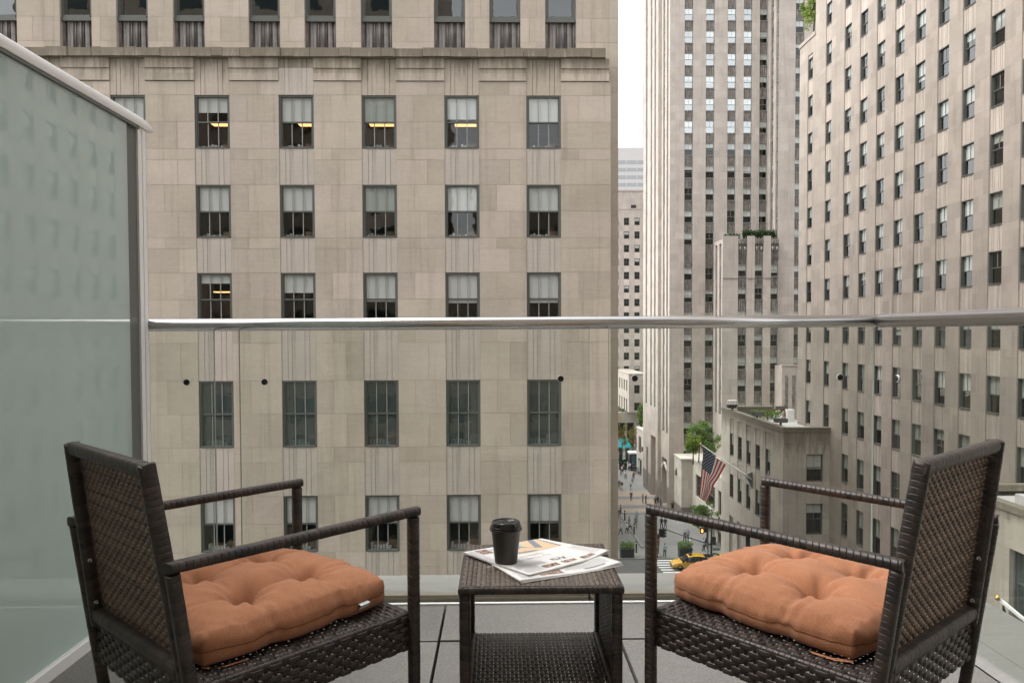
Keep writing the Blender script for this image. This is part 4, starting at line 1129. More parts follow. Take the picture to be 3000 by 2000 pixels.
    return c
def chair_pt(loc, th, r, f, side):
    rx, ry = (math.sin(th), -math.cos(th)) if side < 0 else (-math.sin(th), math.cos(th))
    return (loc[0] + rx * r + math.cos(th) * f, loc[1] + ry * r + math.sin(th) * f)
pL = chair_pt((-.583, 1.738), LTH, -.030, .022, -1); pR = chair_pt((.736, 1.718), RTH, -.036, .043, 1)
CZ = FZ + .371 + .0385
make_cushion((pL[0], pL[1], CZ), LTH - math.pi / 2 + .055, 'tufted orange cushion on the left chair with a white care tag', 5, False, .008, 1)
make_cushion((pR[0], pR[1], CZ), RTH - math.pi / 2 - .07, 'tufted orange cushion on the right chair, its near corner towards the table', 17, True, .008, 0)

# ------------------------------------------------------------------ table
def table():
    c = thing('side_table', (.10, 1.99, FZ), 'small brown wicker side table with lower shelf between the chairs', 'table')
    x0, x1, y0, y1, zt = -.1005, .3005, 1.800, 2.172, -.617
    mb = MB(); tz = zt - .002
    weave(mb, (x0 + .006, y1 - .006, tz), (0, -1, 0), (1, 0, 0), y1 - y0 - .012, x1 - x0 - .012, .0165, .0122, .0113, .0085, .0014, .0010, 0, 5, .0003, (.2, 1.), (.5, 1.))
    tp = mb.build('tabletop', M['wicker_table'], c, True)
    mb = MB(); h = .0105
    for a, b in (((x0, y0 + .008, zt - .010), (x1, y0 + .008, zt - .010)), ((x0, y1 - .008, zt - .010), (x1, y1 - .008, zt - .010)), ((x0 + .008, y0, zt - .010), (x0 + .008, y1, zt - .010)), ((x1 - .008, y0, zt - .010), (x1 - .008, y1, zt - .010))):
        wrap(mb, a, b, .0095, .0095, .0125, (0, 0, 1), .05)
    mb.build('table_rim', M['wicker'], c, True)
    for x in (x0 + .014, x1 - .014):
        for y in (y0 + .020, y1 - .020):
            mb = MB(); wrap(mb, (x, y, FZ), (x, y, zt - .021), .0135, .0135, .0125, (0, 1, 0), .12); mb.build('leg', M['wicker'], c, True)
    for x, s in ((x0 + .014, -1), (x1 - .014, 1)):
        mb = MB(); weave(mb, (x, y0 + .034, FZ + .15), (0, 1, 0), (0, 0, 1), y1 - y0 - .068, .255, .0125, .0165, .0110, .0095, .0022, .001); mb.build('side_panel', M['wicker'], c, True)
    zs = FZ + .168
    mb = MB(); weave(mb, (x0 + .03, y1 - .03, zs), (0, -1, 0), (1, 0, 0), y1 - y0 - .05, x1 - x0 - .06, .0185, .0108, .0098, .0085, .0014, .0010, 0, 5, .0003); mb.build('shelf', M['wicker'], c, True)
    mb = MB()
    for x in (x0 + .024, x1 - .024): wrap(mb, (x, y0 + .02, zs - .005), (x, y1 - .02, zs - .005), .008, .008, .0125)
    wrap(mb, (x0 + .02, y0 + .014, zs - .006), (x1 - .02, y0 + .014, zs - .006), .008, .008, .0125)
    mb.build('shelf_rail', M['wicker'], c, True)
table()

# ------------------------------------------------------------------ coffee cup
def cup():
    c = thing('coffee_cup', (.016, 1.968, -.6085), 'black takeaway coffee cup with black lid standing on the newspaper', 'cup')
    g = G('matt black card'); n = g.noise(g.co(), 300, 2); g.pbr(g.scale((.038, .033, .028), g.lin(n, .3, .7, .85, 1.15)), .48, None, Specular_IOR_Level=.4)
    mb = MB(); mb.lathe([(0, .003), (.0265, .003), (.0285, 0), (.0295, .002), (.0385, .0885), (.0392, .090)], 56); mb.build('cup_body', g.mat, c, True, True)
    g = G('black plastic lid'); g.pbr((.008, .008, .008), .24); 
    mb = MB(); mb.lathe([(.0388, .0855), (.0418, .0865), (.0432, .0895), (.0425, .0925), (.0405, .0935), (.0412, .0955), (.0408, .098), (.0388, .0985), (.0378, .1035), (.0366, .1085), (.0355, .1098), (.0335, .1095), (.0322, .1070), (.0300, .1050), (0, .1055)], 64)
    mb.lathe([(.018, .1056), (.019, .1066), (.020, .1056)], 48); mb.box(-.005, .005, .024, .027, .1045, .1062)
    mb.build('lid', g.mat, c, True, True)
    for o in list(c.children):
        try: o.data.set_sharp_from_angle(angle=rad(50))
        except Exception: pass
    lt = text_mesh('CAUTION HOT', .0046, 'CENTER'); lt.materials.append(plain('embossed lid letters', (.10, .10, .095), .3)); ob = link('lettering', lt, [q for q in c.children if q.name.startswith('lid')][0], True); ob.matrix_basis = Matrix.Translation((0, .011, .1064))
cup()

# ------------------------------------------------------------------ newspapers
def newspapers():
    g = G('newsprint'); n = g.noise(g.co(), 40, 4); g.pbr(g.scale((.60, .585, .56), g.lin(n, .3, .7, .96, 1.03)), .9, None, Specular_IOR_Level=.1); paper = g.mat
    ink = plain('grey ink', (.10, .10, .10), .9, .3, 400); grey = plain('printed small type', (.36, .355, .34), .9, .25, 900); faint = plain('faint grey print', (.47, .465, .455), .9, .1, 300)
    yel = plain('printed amber panel', (.55, .40, .255), .9, .08, 60); blu = plain('printed blue shape', (.27, .42, .46), .9, .06, 60); slate = plain('printed slate bar', (.18, .20, .225), .9, .08, 60)
    g = G('printed photo'); n = g.noise(g.co(), 120, 3); g.pbr(g.mix(g.sm(n, .38, .62), (.05, .04, .04), (.38, .26, .2)), .9); pho = g.mat
    def section(name, label, A, B, C, D, z0, nsheets, curl, prints, seed):
        rr = random.Random(seed); N = 24; A, B, C, D = [(q[0], q[1], 0.) for q in (A, B, C, D)]
        c = thing(name, ((A[0] + C[0]) / 2, (A[1] + C[1]) / 2, z0), label, 'newspaper')
        # page frame: u from C to D (reading direction), v from the top edge CD to AB
        def pg(u, v, dz=0., k=0.):
            a = V(C).lerp(V(D), u); b = V(B).lerp(V(A), u); p = a.lerp(b, v)
            h = curl * (max(0, u * 1.6 - 1.0)) ** 2 * .6 + .0025 * math.sin(u * 5 + seed) * (1 - v) + .006 * max(0, .25 - u) * 4 * max(0, .5 - v) * 2 + .0015 * mnoise.noise(V((u * 3, v * 3, seed)))
            w = .0016 * mnoise.noise(V((u * 14, seed, k))) * (1 if v < .01 else 0)
            return V((p.x, p.y, z0 + h * (1 - k) + dz)) + (V(C) - V(B)).normalized() * w
        th = .0006
        mb = MB(); tot = nsheets * .0013
        for s in range(nsheets):
            k = s / max(1, nsheets - 1) * .7; sh = rr.uniform(-.002, .002); dz = -s * .0012
            vs = []; fs = []
            for i in range(N + 1):
                for j in range(N + 1): vs.append(pg(i / N, j / N, dz + tot, k) + V((sh + .0012 * s, -sh - .0016 * s, 0)))
            m = len(vs); vs += [p - V((0, 0, th)) for p in vs]; w = N + 1
            for i in range(N):
                for j in range(N):
                    a = i * w + j; fs.append((a, a + 1, a + w + 1, a + w)); fs.append((m + a, m + a + w, m + a + w + 1, m + a + 1))
            rim = [i * w for i in range(w)] + [N * w + j for j in range(1, w)] + [i * w + N for i in range(N - 1, -1, -1)] + [j for j in range(N - 1, 0, -1)]
            for a, b in zip(rim, rim[1:] + rim[:1]): fs.append((a, b, m + b, m + a))
            mb.add(vs, fs, 0, rr.random())
        mb.build('paper_sheet', paper, c, True)
        layers = {}
        def rect(mat, u0, u1, v0, v1, lift=.0005):
            solo = mat in (pho, slate, blu, yel) or lift > .00055
            b = MB() if solo else layers.setdefault(mat.name, (MB(), mat))[0]; n = max(1, round((u1 - u0) * 16)); m = max(1, round((v1 - v0) * 16))
            for i in range(n):
                for j in range(m):
                    q = [pg(u0 + (u1 - u0) * (i + a) / n, v0 + (v1 - v0) * (j + e) / m, tot + lift) for a, e in ((0, 0), (1, 0), (1, 1), (0, 1))]
                    b.add(q, [(0, 1, 2, 3)], 0, .5)
            if solo: b.build('print', mat, c)
        def poly(mat, pts, lift):
            b = MB(); b.add([pg(u, v, tot + lift) for u, v in pts], [tuple(range(len(pts)))], 0, .5); b.build('print', mat, c)
        def text(s, size, u, v, mat):
            me = text_mesh(s, size); wu = (V(D) - V(C)).length; wv = (V(A) - V(D)).length
            b = layers.setdefault(mat.name, (MB(), mat))[0]
            vs = [pg(u + p.co.x / wu, v - p.co.y / wv, tot + .0007) for p in me.vertices]
            b.add(vs, [tuple(f.vertices) for f in me.polygons], 0, .5); bpy.data.meshes.remove(me)
        prints(rect, poly, text)
        for nm, (b, mat) in layers.items(): b.build('print', mat, c)
    def lines(rect, mat, u0, u1, v0, v1, n):
        for i in range(n):
            v = v0 + (v1 - v0) * i / n; rect(mat, u0, u1 - R.uniform(0, .25) * (u1 - u0) * (i % 5 == 4), v, v + (v1 - v0) / n * .45)
    def top_print(rect, poly, text):
        rect(pho, .13, .20, .055, .125); rect(pho, .21, .29, .05, .13); rect(pho, .345, .41, .075, .14); rect(pho, .42, .51, .07, .145); rect(pho, .56, .74, .07, .15)
        text('Arts', .030, .36, .268, ink); rect(ink, .30, .52, .20, .204); rect(grey, .30, .55, .285, .288)
        rect(grey, .28, .96, .335, .338)
        text('For Frank’s Studio Works', .0215, .40, .44, grey); text('Spoke for The', .0215, .42, .53, grey)
        lines(rect, faint, .02, .12, .10, .50, 14); lines(rect, faint, .76, .96, .06, .30, 10); lines(rect, faint, .62, .95, .20, .31, 5)
        rect(yel, .07, .62, .60, .985, .0005)
        poly(slate, [(.07, .985), (.095, .985), (.115, .60), (.09, .60)], .0007)
        poly(slate, [(.14, .985), (.21, .985), (.34, .71), (.27, .67)], .0007); poly(slate, [(.34, .71), (.27, .67), (.44, .80), (.62, .76), (.62, .81), (.43, .86)], .0007)
        poly(slate, [(.38, .605), (.62, .635), (.62, .675), (.40, .645)], .0007)
        poly(blu, [(.34, .95), (.50, .97), (.39, .84)], .0008); poly(blu, [(.45, .87), (.62, .83), (.62, .90), (.5, .93)], .0008)
        rect(faint, .02, .20, .62, .95) if False else None
        rect(pho, .76, .90, .80, .96); lines(rect, faint, .66, .74, .64, .97, 14); lines(rect, faint, .92, .985, .5, .97, 20)
    def low_print(rect, poly, text):
        rect(pho, .55, .78, .06, .2); rect(slate, .12, .34, .07, .10); lines(rect, faint, .05, .5, .12, .3, 8); lines(rect, faint, .8, .95, .05, .4, 10)
        rect(slate, .03, .1, .8, .95)
    zt = -.6165
    section('newspaper', 'older newspaper section under the top one, ragged edge showing', (-.062, 2.045), (.180, 2.168), (.322, 1.955), (.050, 1.824), zt, 3, .002, low_print, 3)
    section('newspaper', 'white newspaper front section with amber picture under the coffee cup', (-.102, 2.062), (.125, 2.196), (.302, 2.050), (.072, 1.854), zt + .0042, 3, .004, top_print, 9)
newspapers()
# ================================================================== STREET LEVEL
def street():
    g = G('asphalt'); co = g.co(); n = g.noise(co, .5, 5); f = g.noise(co, 30, 3)
    g.pbr(g.scale((.082, .081, .079), g.math('ADD', g.lin(n, .3, .7, .85, 1.12), g.lin(f, .3, .7, -.08, .08))), .85); asphalt = g.mat
    g = G('ground'); g.pbr((.16, .155, .145), .9)
    mb = MB(); mb.quad(V((-3000, -3000, GZ - .012)), V((3000, -3000, GZ - .012)), V((3000, 3000, GZ - .012)), V((-3000, 3000, GZ - .012))); structure(mb.build('ground', g.mat))
    mb = MB(); mb.quad(V((-120, 2, GZ)), V((120, 2, GZ)), V((120, 26, GZ)), V((-120, 26, GZ))); mb.quad(V((-120, 84.5, GZ)), V((120, 84.5, GZ)), V((120, 92.6, GZ)), V((-120, 92.6, GZ))); structure(mb.build('road', asphalt))
    g = G('plaza paving'); co = g.co(); z = g.sep(co); n = g.noise(co, .35, 5); f = g.noise(co, 12, 3)
    br = g.n('TexBrick'); g.set(br.inputs['Vector'], co); br.inputs['Scale'].default_value = 1.; br.inputs['Brick Width'].default_value = 1.5; br.inputs['Row Height'].default_value = 1.5
    br.inputs['Color1'].default_value = (.205, .20, .19, 1); br.inputs['Color2'].default_value = (.185, .182, .175, 1); br.inputs['Mortar'].default_value = (.19, .185, .175, 1); br.inputs['Mortar Size'].default_value = .012
    tanc = (.30, .232, .175); dk = (.13, .13, .13)
    y = z[1]; col = br.outputs[0]
    def band(a, b): return g.math('MULTIPLY', g.sm(y, a - .15, a + .15), g.sm(y, b + .15, b - .15))
    for a, b in ((128.4, 132.4), (121.8, 126.2), (117.0, 119.6)): col = g.mix(g.math('MULTIPLY', band(a, b), .85), col, tanc)
    for a, b in ((126.3, 128.2), (119.7, 121.6), (115.4, 116.8)): col = g.mix(g.math('MULTIPLY', band(a, b), .8), col, dk)
    g.pbr(g.scale(col, g.math('ADD', g.lin(n, .3, .7, .88, 1.1), g.lin(f, .3, .7, -.06, .06))), .75)
    mb = MB(); mb.box(-20, 60, 92.7, 200, GZ - .02, GZ + .006, 0, .5); structure(mb.build('plaza_pavement', g.mat))
    mb = MB()
    mb.box(-20, 60, 92.58, 92.75, GZ - .02, GZ + .13, 0); mb.box(18.55, 18.95, 97.6, 116, GZ, GZ + .14, 0)
    structure(mb.build('kerb', M['coping']))
    mb = MB(); wp = plain('worn white road paint', (.62, .62, .60), .8, .2, 6)
    for k in range(9): mb.box(19.0 + .05 * k, 22.8, 91.95 - .92 * k, 92.35 - .92 * k, GZ, GZ + .006)
    structure(mb.build('crosswalk_marking', wp))
street()

# ------------------------------------------------------------------ plants
def leaf_mat(name, a, b):
    g = G(name); t = g.attr(); col = g.mix(t, a, b)
    d = g.n('BsdfDiffuse'); g.set(d.inputs[0], col); tr = g.n('BsdfTranslucent'); g.set(tr.inputs[0], col)
    m = g.n('MixShader'); m.inputs[0].default_value = .35; g.nt.links.new(d.outputs[0], m.inputs[1]); g.nt.links.new(tr.outputs[0], m.inputs[2]); g.out(m.outputs[0]); return g.mat
LF = {'green': leaf_mat('fresh green leaves', (.055, .115, .032), (.22, .33, .09)), 'lime': leaf_mat('lime green leaves', (.09, .16, .03), (.34, .42, .10)),
      'dark': leaf_mat('dark hedge leaves', (.012, .035, .013), (.05, .10, .03)), 'rust': leaf_mat('olive russet leaves', (.09, .11, .03), (.24, .20, .07))}
BARK = plain('bark', (.055, .043, .033), .9)
def leaves(mb, c, r, n, size, rr, shell=.35):
    for _ in range(n):
        d = V((rr.gauss(0, 1), rr.gauss(0, 1), rr.gauss(0, 1))).normalized() * (shell + (1 - shell) * rr.random() ** .5)
        p = V(c) + V((d.x * r[0], d.y * r[1], d.z * r[2]))
        a = V((rr.gauss(0, 1), rr.gauss(0, 1), rr.gauss(0, .6))).normalized(); b = a.cross(V((rr.gauss(0, 1), rr.gauss(0, 1), rr.gauss(0, 1)))).normalized()
        s = size * rr.uniform(.6, 1.3)
        mb.add([p - a * s, p + b * s * .45, p + a * s, p - b * s * .45], [(0, 1, 2, 3)], 0, min(1, max(0, rr.gauss(.45, .25))))
def tree(x, y, z, h, cr, kind, label, seed, n=2600, leaf=.16, clumps=26, group='trees around the plaza', trunk=.09):
    rr = random.Random(seed); t = thing('tree', (x, y, z), label, 'tree', group)
    tm = MB(); top = V((x + rr.uniform(-.2, .2), y, z + h * .85)); mid = V((x + rr.uniform(-.15, .15), y + .1, z + h * .4))
    tm.tube([(x, y, z), mid, top], [trunk, trunk * .75, trunk * .25], 8)
    cm = MB(); cz = z + h - cr[2]
    for k in range(clumps):
        d = V((rr.gauss(0, 1), rr.gauss(0, 1), rr.gauss(0, 1))).normalized() * rr.uniform(.35, 1.)
        c = V((x + d.x * cr[0], y + d.y * cr[1], cz + d.z * cr[2])); q = rr.uniform(.18, .36)
        st = mid.lerp(top, rr.random()); tm.tube([st, st.lerp(c, .6) + V((0, 0, .1)), c], [trunk * .35, trunk * .22, trunk * .08], 5)
        leaves(cm, c, (cr[0] * q, cr[1] * q, cr[2] * q), n // clumps, leaf, rr, .1)
    tm.build('trunk', BARK, t, True); cm.build('crown', LF[kind], t)
    return t
tree(27.6, 99, GZ, 5.6, (2.3, 1.6, 1.75), 'green', 'leafy street tree with pale blossom under the hanging flag', 1, 2600, .14)
tree(29.3, 109.5, -19.3, 6.3, (2.4, 1.6, 2.5), 'green', 'grey green tree on the shop roof terrace behind the flag', 2, 5600, .13, 44)
tree(26.7 + 1.3, 107.6, -19.3, 4.6, (1.5, 1.2, 1.5), 'lime', 'yellow green bush like tree at the left end of the shop roof terrace', 3, 2000, .13, 20)
tree(30.8, 108, -19.3, 4.6, (1.6, 1.4, 1.7), 'green', 'dense green terrace tree half hidden by the corner building', 4, 2200, .13, 22)
tree(26.3, 160, GZ, 8.6, (1.6, 1.6, 2.6), 'rust', 'thin russet tree at the far left end of the plaza beside the building edge', 5, 900, .18, 22)
tree(28.4, 159, GZ, 8.4, (1.5, 1.5, 2.8), 'rust', 'dark stemmed tree with sparse yellow leaves before the teal awning', 6, 900, .18, 22)
tree(29.0, 152, -20.3, 5.9, (1.05, 1.0, 2.8), 'green', 'slim green tree rising from the low wing beside the tower', 7, 1800, .16, 24)
tree(30.1, 72, 27.5, 5.2, (1.0, 1.6, 2.3), 'lime', 'tall feathery bush on the roof corner of the long right building', 8, 1600, .13, 22, 'roof planting')
def hedge(name, x0, x1, y0, y1, z0, z1, n, kind, label, cat, parent=None, leaf=.14, group=None, planter=None):
    rr = random.Random(int(x0 * 10)); t = thing(name, ((x0 + x1) / 2, (y0 + y1) / 2, z0), label, cat, group)
    cm = MB()
    for _ in range(n):
        p = V((rr.uniform(x0, x1), rr.uniform(y0, y1), z0 + (z1 - z0) * rr.random() ** .6 * (1 + .12 * math.sin(rr.uniform(0, 60)))))
        a = V((rr.gauss(0, 1), rr.gauss(0, 1), rr.gauss(0, 1))).normalized(); b = a.cross(V((rr.gauss(0, 1), rr.gauss(0, 1), 1))).normalized(); s = leaf * rr.uniform(.6, 1.3)
        cm.add([p - a * s, p + b * s * .5, p + a * s, p - b * s * .5], [(0, 1, 2, 3)], 0, rr.random())
    cm.build('foliage', LF[kind], t)
    bb = MB()
    if planter: 
        a, b = planter; e = .06
        bb.box(x0 + .08, x1 - .08, y0 + .05, y1 - .05, a, b - .05, 0); bb.box(x0 + .02, x1 - .02, y0, y1, b - .14, b, 0); bb.box(x0 + .05, x1 - .05, y0 + .02, y1 - .02, a, a + .12, 0)
        for i in range(1, 4): bb.box(x0 + (x1 - x0) * i / 4 - .02, x0 + (x1 - x0) * i / 4 + .02, y0 + .03, y0 + .05, a + .12, b - .14, 0)
        bb.build('planter_box', PLB, t)
    else:
        for k in range(max(2, int((x1 - x0) / .8))): bb.tube([(x0 + (x1 - x0) * (k + .5) / max(2, int((x1 - x0) / .8)), (y0 + y1) / 2, z0 - .1), (x0 + (x1 - x0) * (k + .5) / max(2, int((x1 - x0) / .8)), (y0 + y1) / 2, z0 + (z1 - z0) * .6)], .03, 5)
        bb.build('stem', BARK, t)
    return t
PLB = plain('dark green planter', (.022, .032, .032), .45)
hedge('hedge', 37.4, 42.4, 114.4, 115.4, 13.2, 15.25, 2600, 'dark', 'dark clipped hedge along the roof edge of the tower lower wing', 'hedge')
hedge('hedge', 34.6, 37.0, 114.6, 115.6, 13.2, 14.75, 700, 'dark', 'short low hedge at the left corner of the tower lower wing roof', 'hedge')
hedge('hedge', 24, 32.2, 176, 177, -18.98, -18.25, 1500, 'dark', 'long clipped hedge on top of the stone portico', 'hedge', None, .12)
hedge('roof_plant', 26.2, 29.0, 76, 78, -9.1, -8.25, 900, 'green', 'low green plants on the flat roof of the corner building', 'plants', None, .11)
hedge('terrace_shrub', 29.5, 31.5, 105.5, 106.5, -19.3, -18.35, 250, 'rust', 'russet pot shrubs at the foot of the shop roof trees', 'shrub', None, .12)
PG = 'dark planters along the plaza kerb'
for (x0, x1, lab) in ((15.1, 16.9, 'dark square planter of mixed green plants by the front building edge'), (18.75, 19.85, 'dark planter partly hidden behind the right chair front post'), (22.48, 24.2, 'dark planter with leafy plants directly behind the taxi')):
    hedge('planter', x0, x1, 92.95, 94.1, GZ + 1.05, GZ + 1.85, 700, 'green', lab, 'planter', None, .10, PG, (GZ, GZ + 1.15))
for (x0, x1, lab) in ((26.1, 27.0, 'round clipped shrub in a dark pot at the far left of the plaza end'), (27.6, 28.5, 'round clipped shrub in a dark pot beside the far kiosk')):
    hedge('pot_shrub', x0, x1, 163.3, 164.2, GZ + 1.5, GZ + 2.9, 420, 'dark', lab, 'planter', None, .12, 'clipped pot shrubs', (GZ, GZ + 1.6))
hedge('box_hedge', 24.6, 26.3, 153.4, 154.6, GZ + 1.0, GZ + 2.0, 600, 'dark', 'dark box hedge behind the crowd at the far end of the plaza', 'hedge', None, .12, None, (GZ, GZ + 1.2))

# ------------------------------------------------------------------ street furniture
DK = plain('black painted metal', (.018, .018, .02), .45)
for i, (x, y, lab) in enumerate(((18.75, 115.3, 'black bollard on the pale kerb, farthest of the row of four'), (18.75, 111.6, 'black bollard on the pale kerb, second farthest of four'), (18.75, 107.8, 'black bollard on the pale kerb beside the walkers in white tops'), (18.75, 103.8, 'black bollard on the pale kerb, nearest of the row of four'),
        (15.75, 95.6, 'black bollard at the left corner of the front planter'), (17.55, 95.6, 'black bollard at the right corner of the front planter'))):
    b = thing('bollard', (x, y, GZ), lab, 'bollard', 'black bollards on the plaza')
    z = GZ + (.14 if i < 4 else 0)
    m = MB(); m.lathe([(0, 0), (.13, 0), (.13, .06), (.10, .10), (.095, 1.3), (.11, 1.33), (.11, 1.38), (.07, 1.46), (0, 1.5)], 12, (x, y, z)); m.build('post', DK, b, True)
    m = MB(); m.lathe([(.098, 1.16), (.102, 1.18), (.102, 1.23), (.098, 1.25)], 12, (x, y, z)); m.build('band', M['alu'], b, True)

def signals():
    t = thing('traffic_light', (25.75, 90.3, GZ), 'dark traffic light pole with long mast arm and hanging signal by the taxi', 'traffic light')
    m = MB(); x, y = 25.75, 90.3
    m.lathe([(0, 0), (.22, 0), (.2, .35), (.13, .5), (.11, 3.), (.085, 6.0), (0, 6.02)], 12, (x, y, GZ)); m.build('pole', DK, t, True)
    m = MB(); m.tube([(x, y, -25.95), (22.6, y, -24.95), (21.0, y, -24.35), (19.62, y, -23.78)], [.065, .05, .045, .035], 8); m.build('mast_arm', DK, t, True)
    def head(x, y, z, nm, lit=None, side=False):
        m = MB(); m.box(x - .17, x + .17, y - .15, y + .15, z - .5, z + .5, 0)
        for k in (-.33, 0, .33):
            T = Matrix.Translation((x + (.17 if side else 0), y - (0 if side else .15), z + k)) @ (Matrix.Rotation(rad(90), 4, 'Y') if side else Matrix.Rotation(rad(90), 4, 'X'))
            m.lathe([(.12, 0), (.13, .02), (.135, .22), (.12, .2), (.11, .03), (0, .03)], 12, (0, 0, 0), 0, .5, T)
        m.box(x - .03, x + .03, y - .03, y + .03, z + .5, z + .72, 0)
        return m.build(nm, DK, t)
    head(19.85, 90.3, -24.5, 'signal_head', None, True); head(19.52, 90.3, -24.45, 'signal_head')
    m = MB(); m.box(25.83, 26.22, 90.0, 90.4, -25.9, -24.95); m.box(25.86, 26.19, 89.97, 90.0, -25.85, -25.0); m.build('control_box', DK, t)
    gs = plain('green street sign', (.01, .11, .085), .5); wl = plain('white sign letters', (.75, .77, .75), .5)
    for z, w, s, rz, sz in ((-26.62, .82, 'W 50 ST', 0, .17), (-27.15, .8, 'ROCKEFELLER', .6, .10)):
        T = Matrix.Translation((25.9, 90.16, z)) @ Matrix.Rotation(-rz, 4, 'Z')
        m = MB(); m.box(0, w, 0, .03, 0, .26, 0, .5, T); o = m.build('street_sign', gs, t)
        me = text_mesh(s, sz); me.materials.append(wl); q = link('lettering', me, o, True); q.matrix_basis = o.matrix_parent_inverse.inverted() @ Matrix.Identity(4) if False else T @ Matrix.Translation((.05, -.006, .07)) @ Matrix.Rotation(rad(90), 4, 'X')
    p = thing('pedestrian_signal', (26.15, 93.2, GZ), 'pedestrian signal on a slim pole showing an orange hand', 'traffic light')
    m = MB(); m.lathe([(0, 0), (.12, 0), (.1, .2), (.06, .3), (.055, 4.3), (0, 4.32)], 10, (26.15, 93.2, GZ)); m.box(25.2, 26.12, 93.17, 93.23, -25.0, -24.94); m.box(25.5, 26.8, 93.14, 93.26, GZ, GZ + .45); m.build('pole', DK, p, True)
    m = MB(); m.box(25.1, 25.55, 92.9, 93.15, -25.3, -24.6); m.box(25.62, 25.95, 92.95, 93.2, -25.2, -24.4); m.build('signal_head', DK, p)
    g = G('orange signal hand'); e = g.n('Emission'); e.inputs[0].default_value = (1, .16, .02, 1); e.inputs[1].default_value = 4; g.out(e.outputs[0])
    m = MB(); z = -25.02; yq = 92.88
    m.box(25.24, 25.42, yq, yq + .015, z - .12, z + .08)
    for k, h_ in enumerate((.2, .25, .24, .18)): m.box(25.24 + k * .047, 25.275 + k * .047, yq, yq + .015, z + .082, z + .08 + h_ * .8)
    m.add([V((25.24, yq, z - .05)), V((25.18, yq, z + .06)), V((25.21, yq, z + .08)), V((25.24, yq, z + .03))], [(0, 1, 2, 3)]); m.build('hand_symbol', g.mat, p)
    b = thing('poster_stand', (20.1, 95, GZ), 'freestanding dark poster panel with a red brown picture behind the right chair post', 'poster')
    m = MB(); m.box(19.35, 20.42, 95.0, 95.12, -27.3, -25.9); m.box(19.45, 19.55, 95, 95.1, GZ, -27.3); m.box(20.25, 20.35, 95, 95.1, GZ, -27.3); m.build('panel', DK, b)
    g = G('printed poster'); n = g.noise(g.co(), 3.5, 4); g.pbr(g.mix(g.sm(n, .42, .6), (.03, .02, .02), (.34, .12, .06)), .5); m = MB(); m.box(19.42, 20.35, 94.985, 94.998, -27.2, -26.0); m.build('poster_print', g.mat, b)
    k = thing('news_kiosk', (27.2, 152.5, GZ), 'dark glazed kiosk with white roof slab at the end of the plaza', 'kiosk')
    m = MB(); m.box(26.55, 27.95, 152, 154, GZ, -24.95); m.build('cabin', DK, k); m = MB(); m.box(26.45, 28.05, 151.9, 154.1, -24.95, -24.6); m.build('roof', M['alu'], k)
    m = MB(); m.box(26.95, 27.85, 151.97, 151.99, -27.6, -25.2); m.build('window', plain('kiosk glass', (.05, .11, .13), .08), k)
    a = thing('awning', (27.5, 168, GZ), 'teal glass canopy over the dark shopfront at the end of the plaza', 'awning')
    g = G('teal glass canopy'); g.pbr((.005, .17, .19), .25); m = MB(); m.add([V((24, 168, -26.4)), V((30, 168, -26.4)), V((29.2, 171, -24.2)), V((24, 171, -24.2)), V((24, 168.1, -26.45)), V((30, 168.1, -26.45)), V((29.2, 171.1, -24.25)), V((24, 171.1, -24.25))], [(0, 1, 2, 3), (7, 6, 5, 4), (0, 4, 5, 1), (1, 5, 6, 2)]); m.build('canopy', g.mat, a)
    m = MB(); 
    for x in (25.6, 27.2, 28.8): m.tube([(x, 168.02, -26.38), (x * .985 + .4, 171, -24.18)], .05, 6)
    m.build('frame', DK, a)
    w = thing('low_wing', (28.5, 146, GZ), 'low pale wing with poster window between the tower and the plaza end', 'building')
    m = MB(); L = Plane((27.6, 0, 0), V((0, -1, 0)), XM); F = Plane((0, 139.5, 0), XP, YM)
    ashlar(m, L, -150, -139.5, [GZ, -26.6, -24.6, -22.6, -20.6, -19.3], 0, 1, 2, .012); ashlar(m, Plane((0, 139.5, 0), XP, YM), 27.6, 30, [GZ, -26, -23, -19.3], 0, 1, 2)
    m.box(27.5, 28.2, 139.4, 150.1, -19.3, -19.05, 0); m.quad(V((27.6, 139.5, -19.2)), V((34, 139.5, -19.2)), V((34, 150, -19.2)), V((27.6, 150, -19.2)))
    m.build('wall', [M['stone_pod'], M['mortar']], w)
    m = MB(); m.box(27.52, 27.58, 145.2, 147.6, -23.6, -20.6); m.box(27.52, 27.58, 144.9, 147.9, -28, -25.0); m.build('display_window', M['pane_far'] if False else DK, w)
    m = MB(); m.box(27.49, 27.515, 146.6, 147.2, -27.6, -25.4); m.build('lit_panel', M['tagwhite'], w)
    m = MB(); m.box(27.2, 27.55, 142.4, 142.9, -22.9, -22.1); m.build('wall_lamp', DK, w)
signals()

# roof lights on the corner building
for (x, y, lab) in ((25.2, 80.6, 'boxy floodlight with bright wire cage at the far roof corner'), (25.35, 73.2, 'dark floodlight box on the parapet of the corner building, middle one'), (25.55, 67.6, 'dark floodlight box nearest the stained front corner'), (29.8, 78.6, 'dark floodlight box at the back of the corner roof')):
    t = thing('floodlight', (x, y, -8.5), lab, 'floodlight', 'floodlights on the corner roof')
    m = MB(); m.box(x - .55, x + .55, y - .3, y + .3, -8.3, -7.95, 0); m.box(x - .08, x + .08, y - .08, y + .08, -8.55, -8.3, 0); m.build('lamp_box', DK, t)
    m = MB()
    if 'cage' in lab:
        for k in range(4): 
            for yy in (y - .3, y + .3): m.tube([(x - .5 + .33 * k, yy, -7.95), (x - .4 + .27 * k, yy * .99 + y * .01, -7.5)], .03, 5)
        m.box(x - .45, x + .45, y - .32, y + .32, -7.52, -7.46)
        m.build('wire_cage', M['alu'], t)
    else:
        m.box(x - .5, x + .5, y - .34, y - .305, -8.27, -7.99); m.build('lens', M['alu_dark'], t)
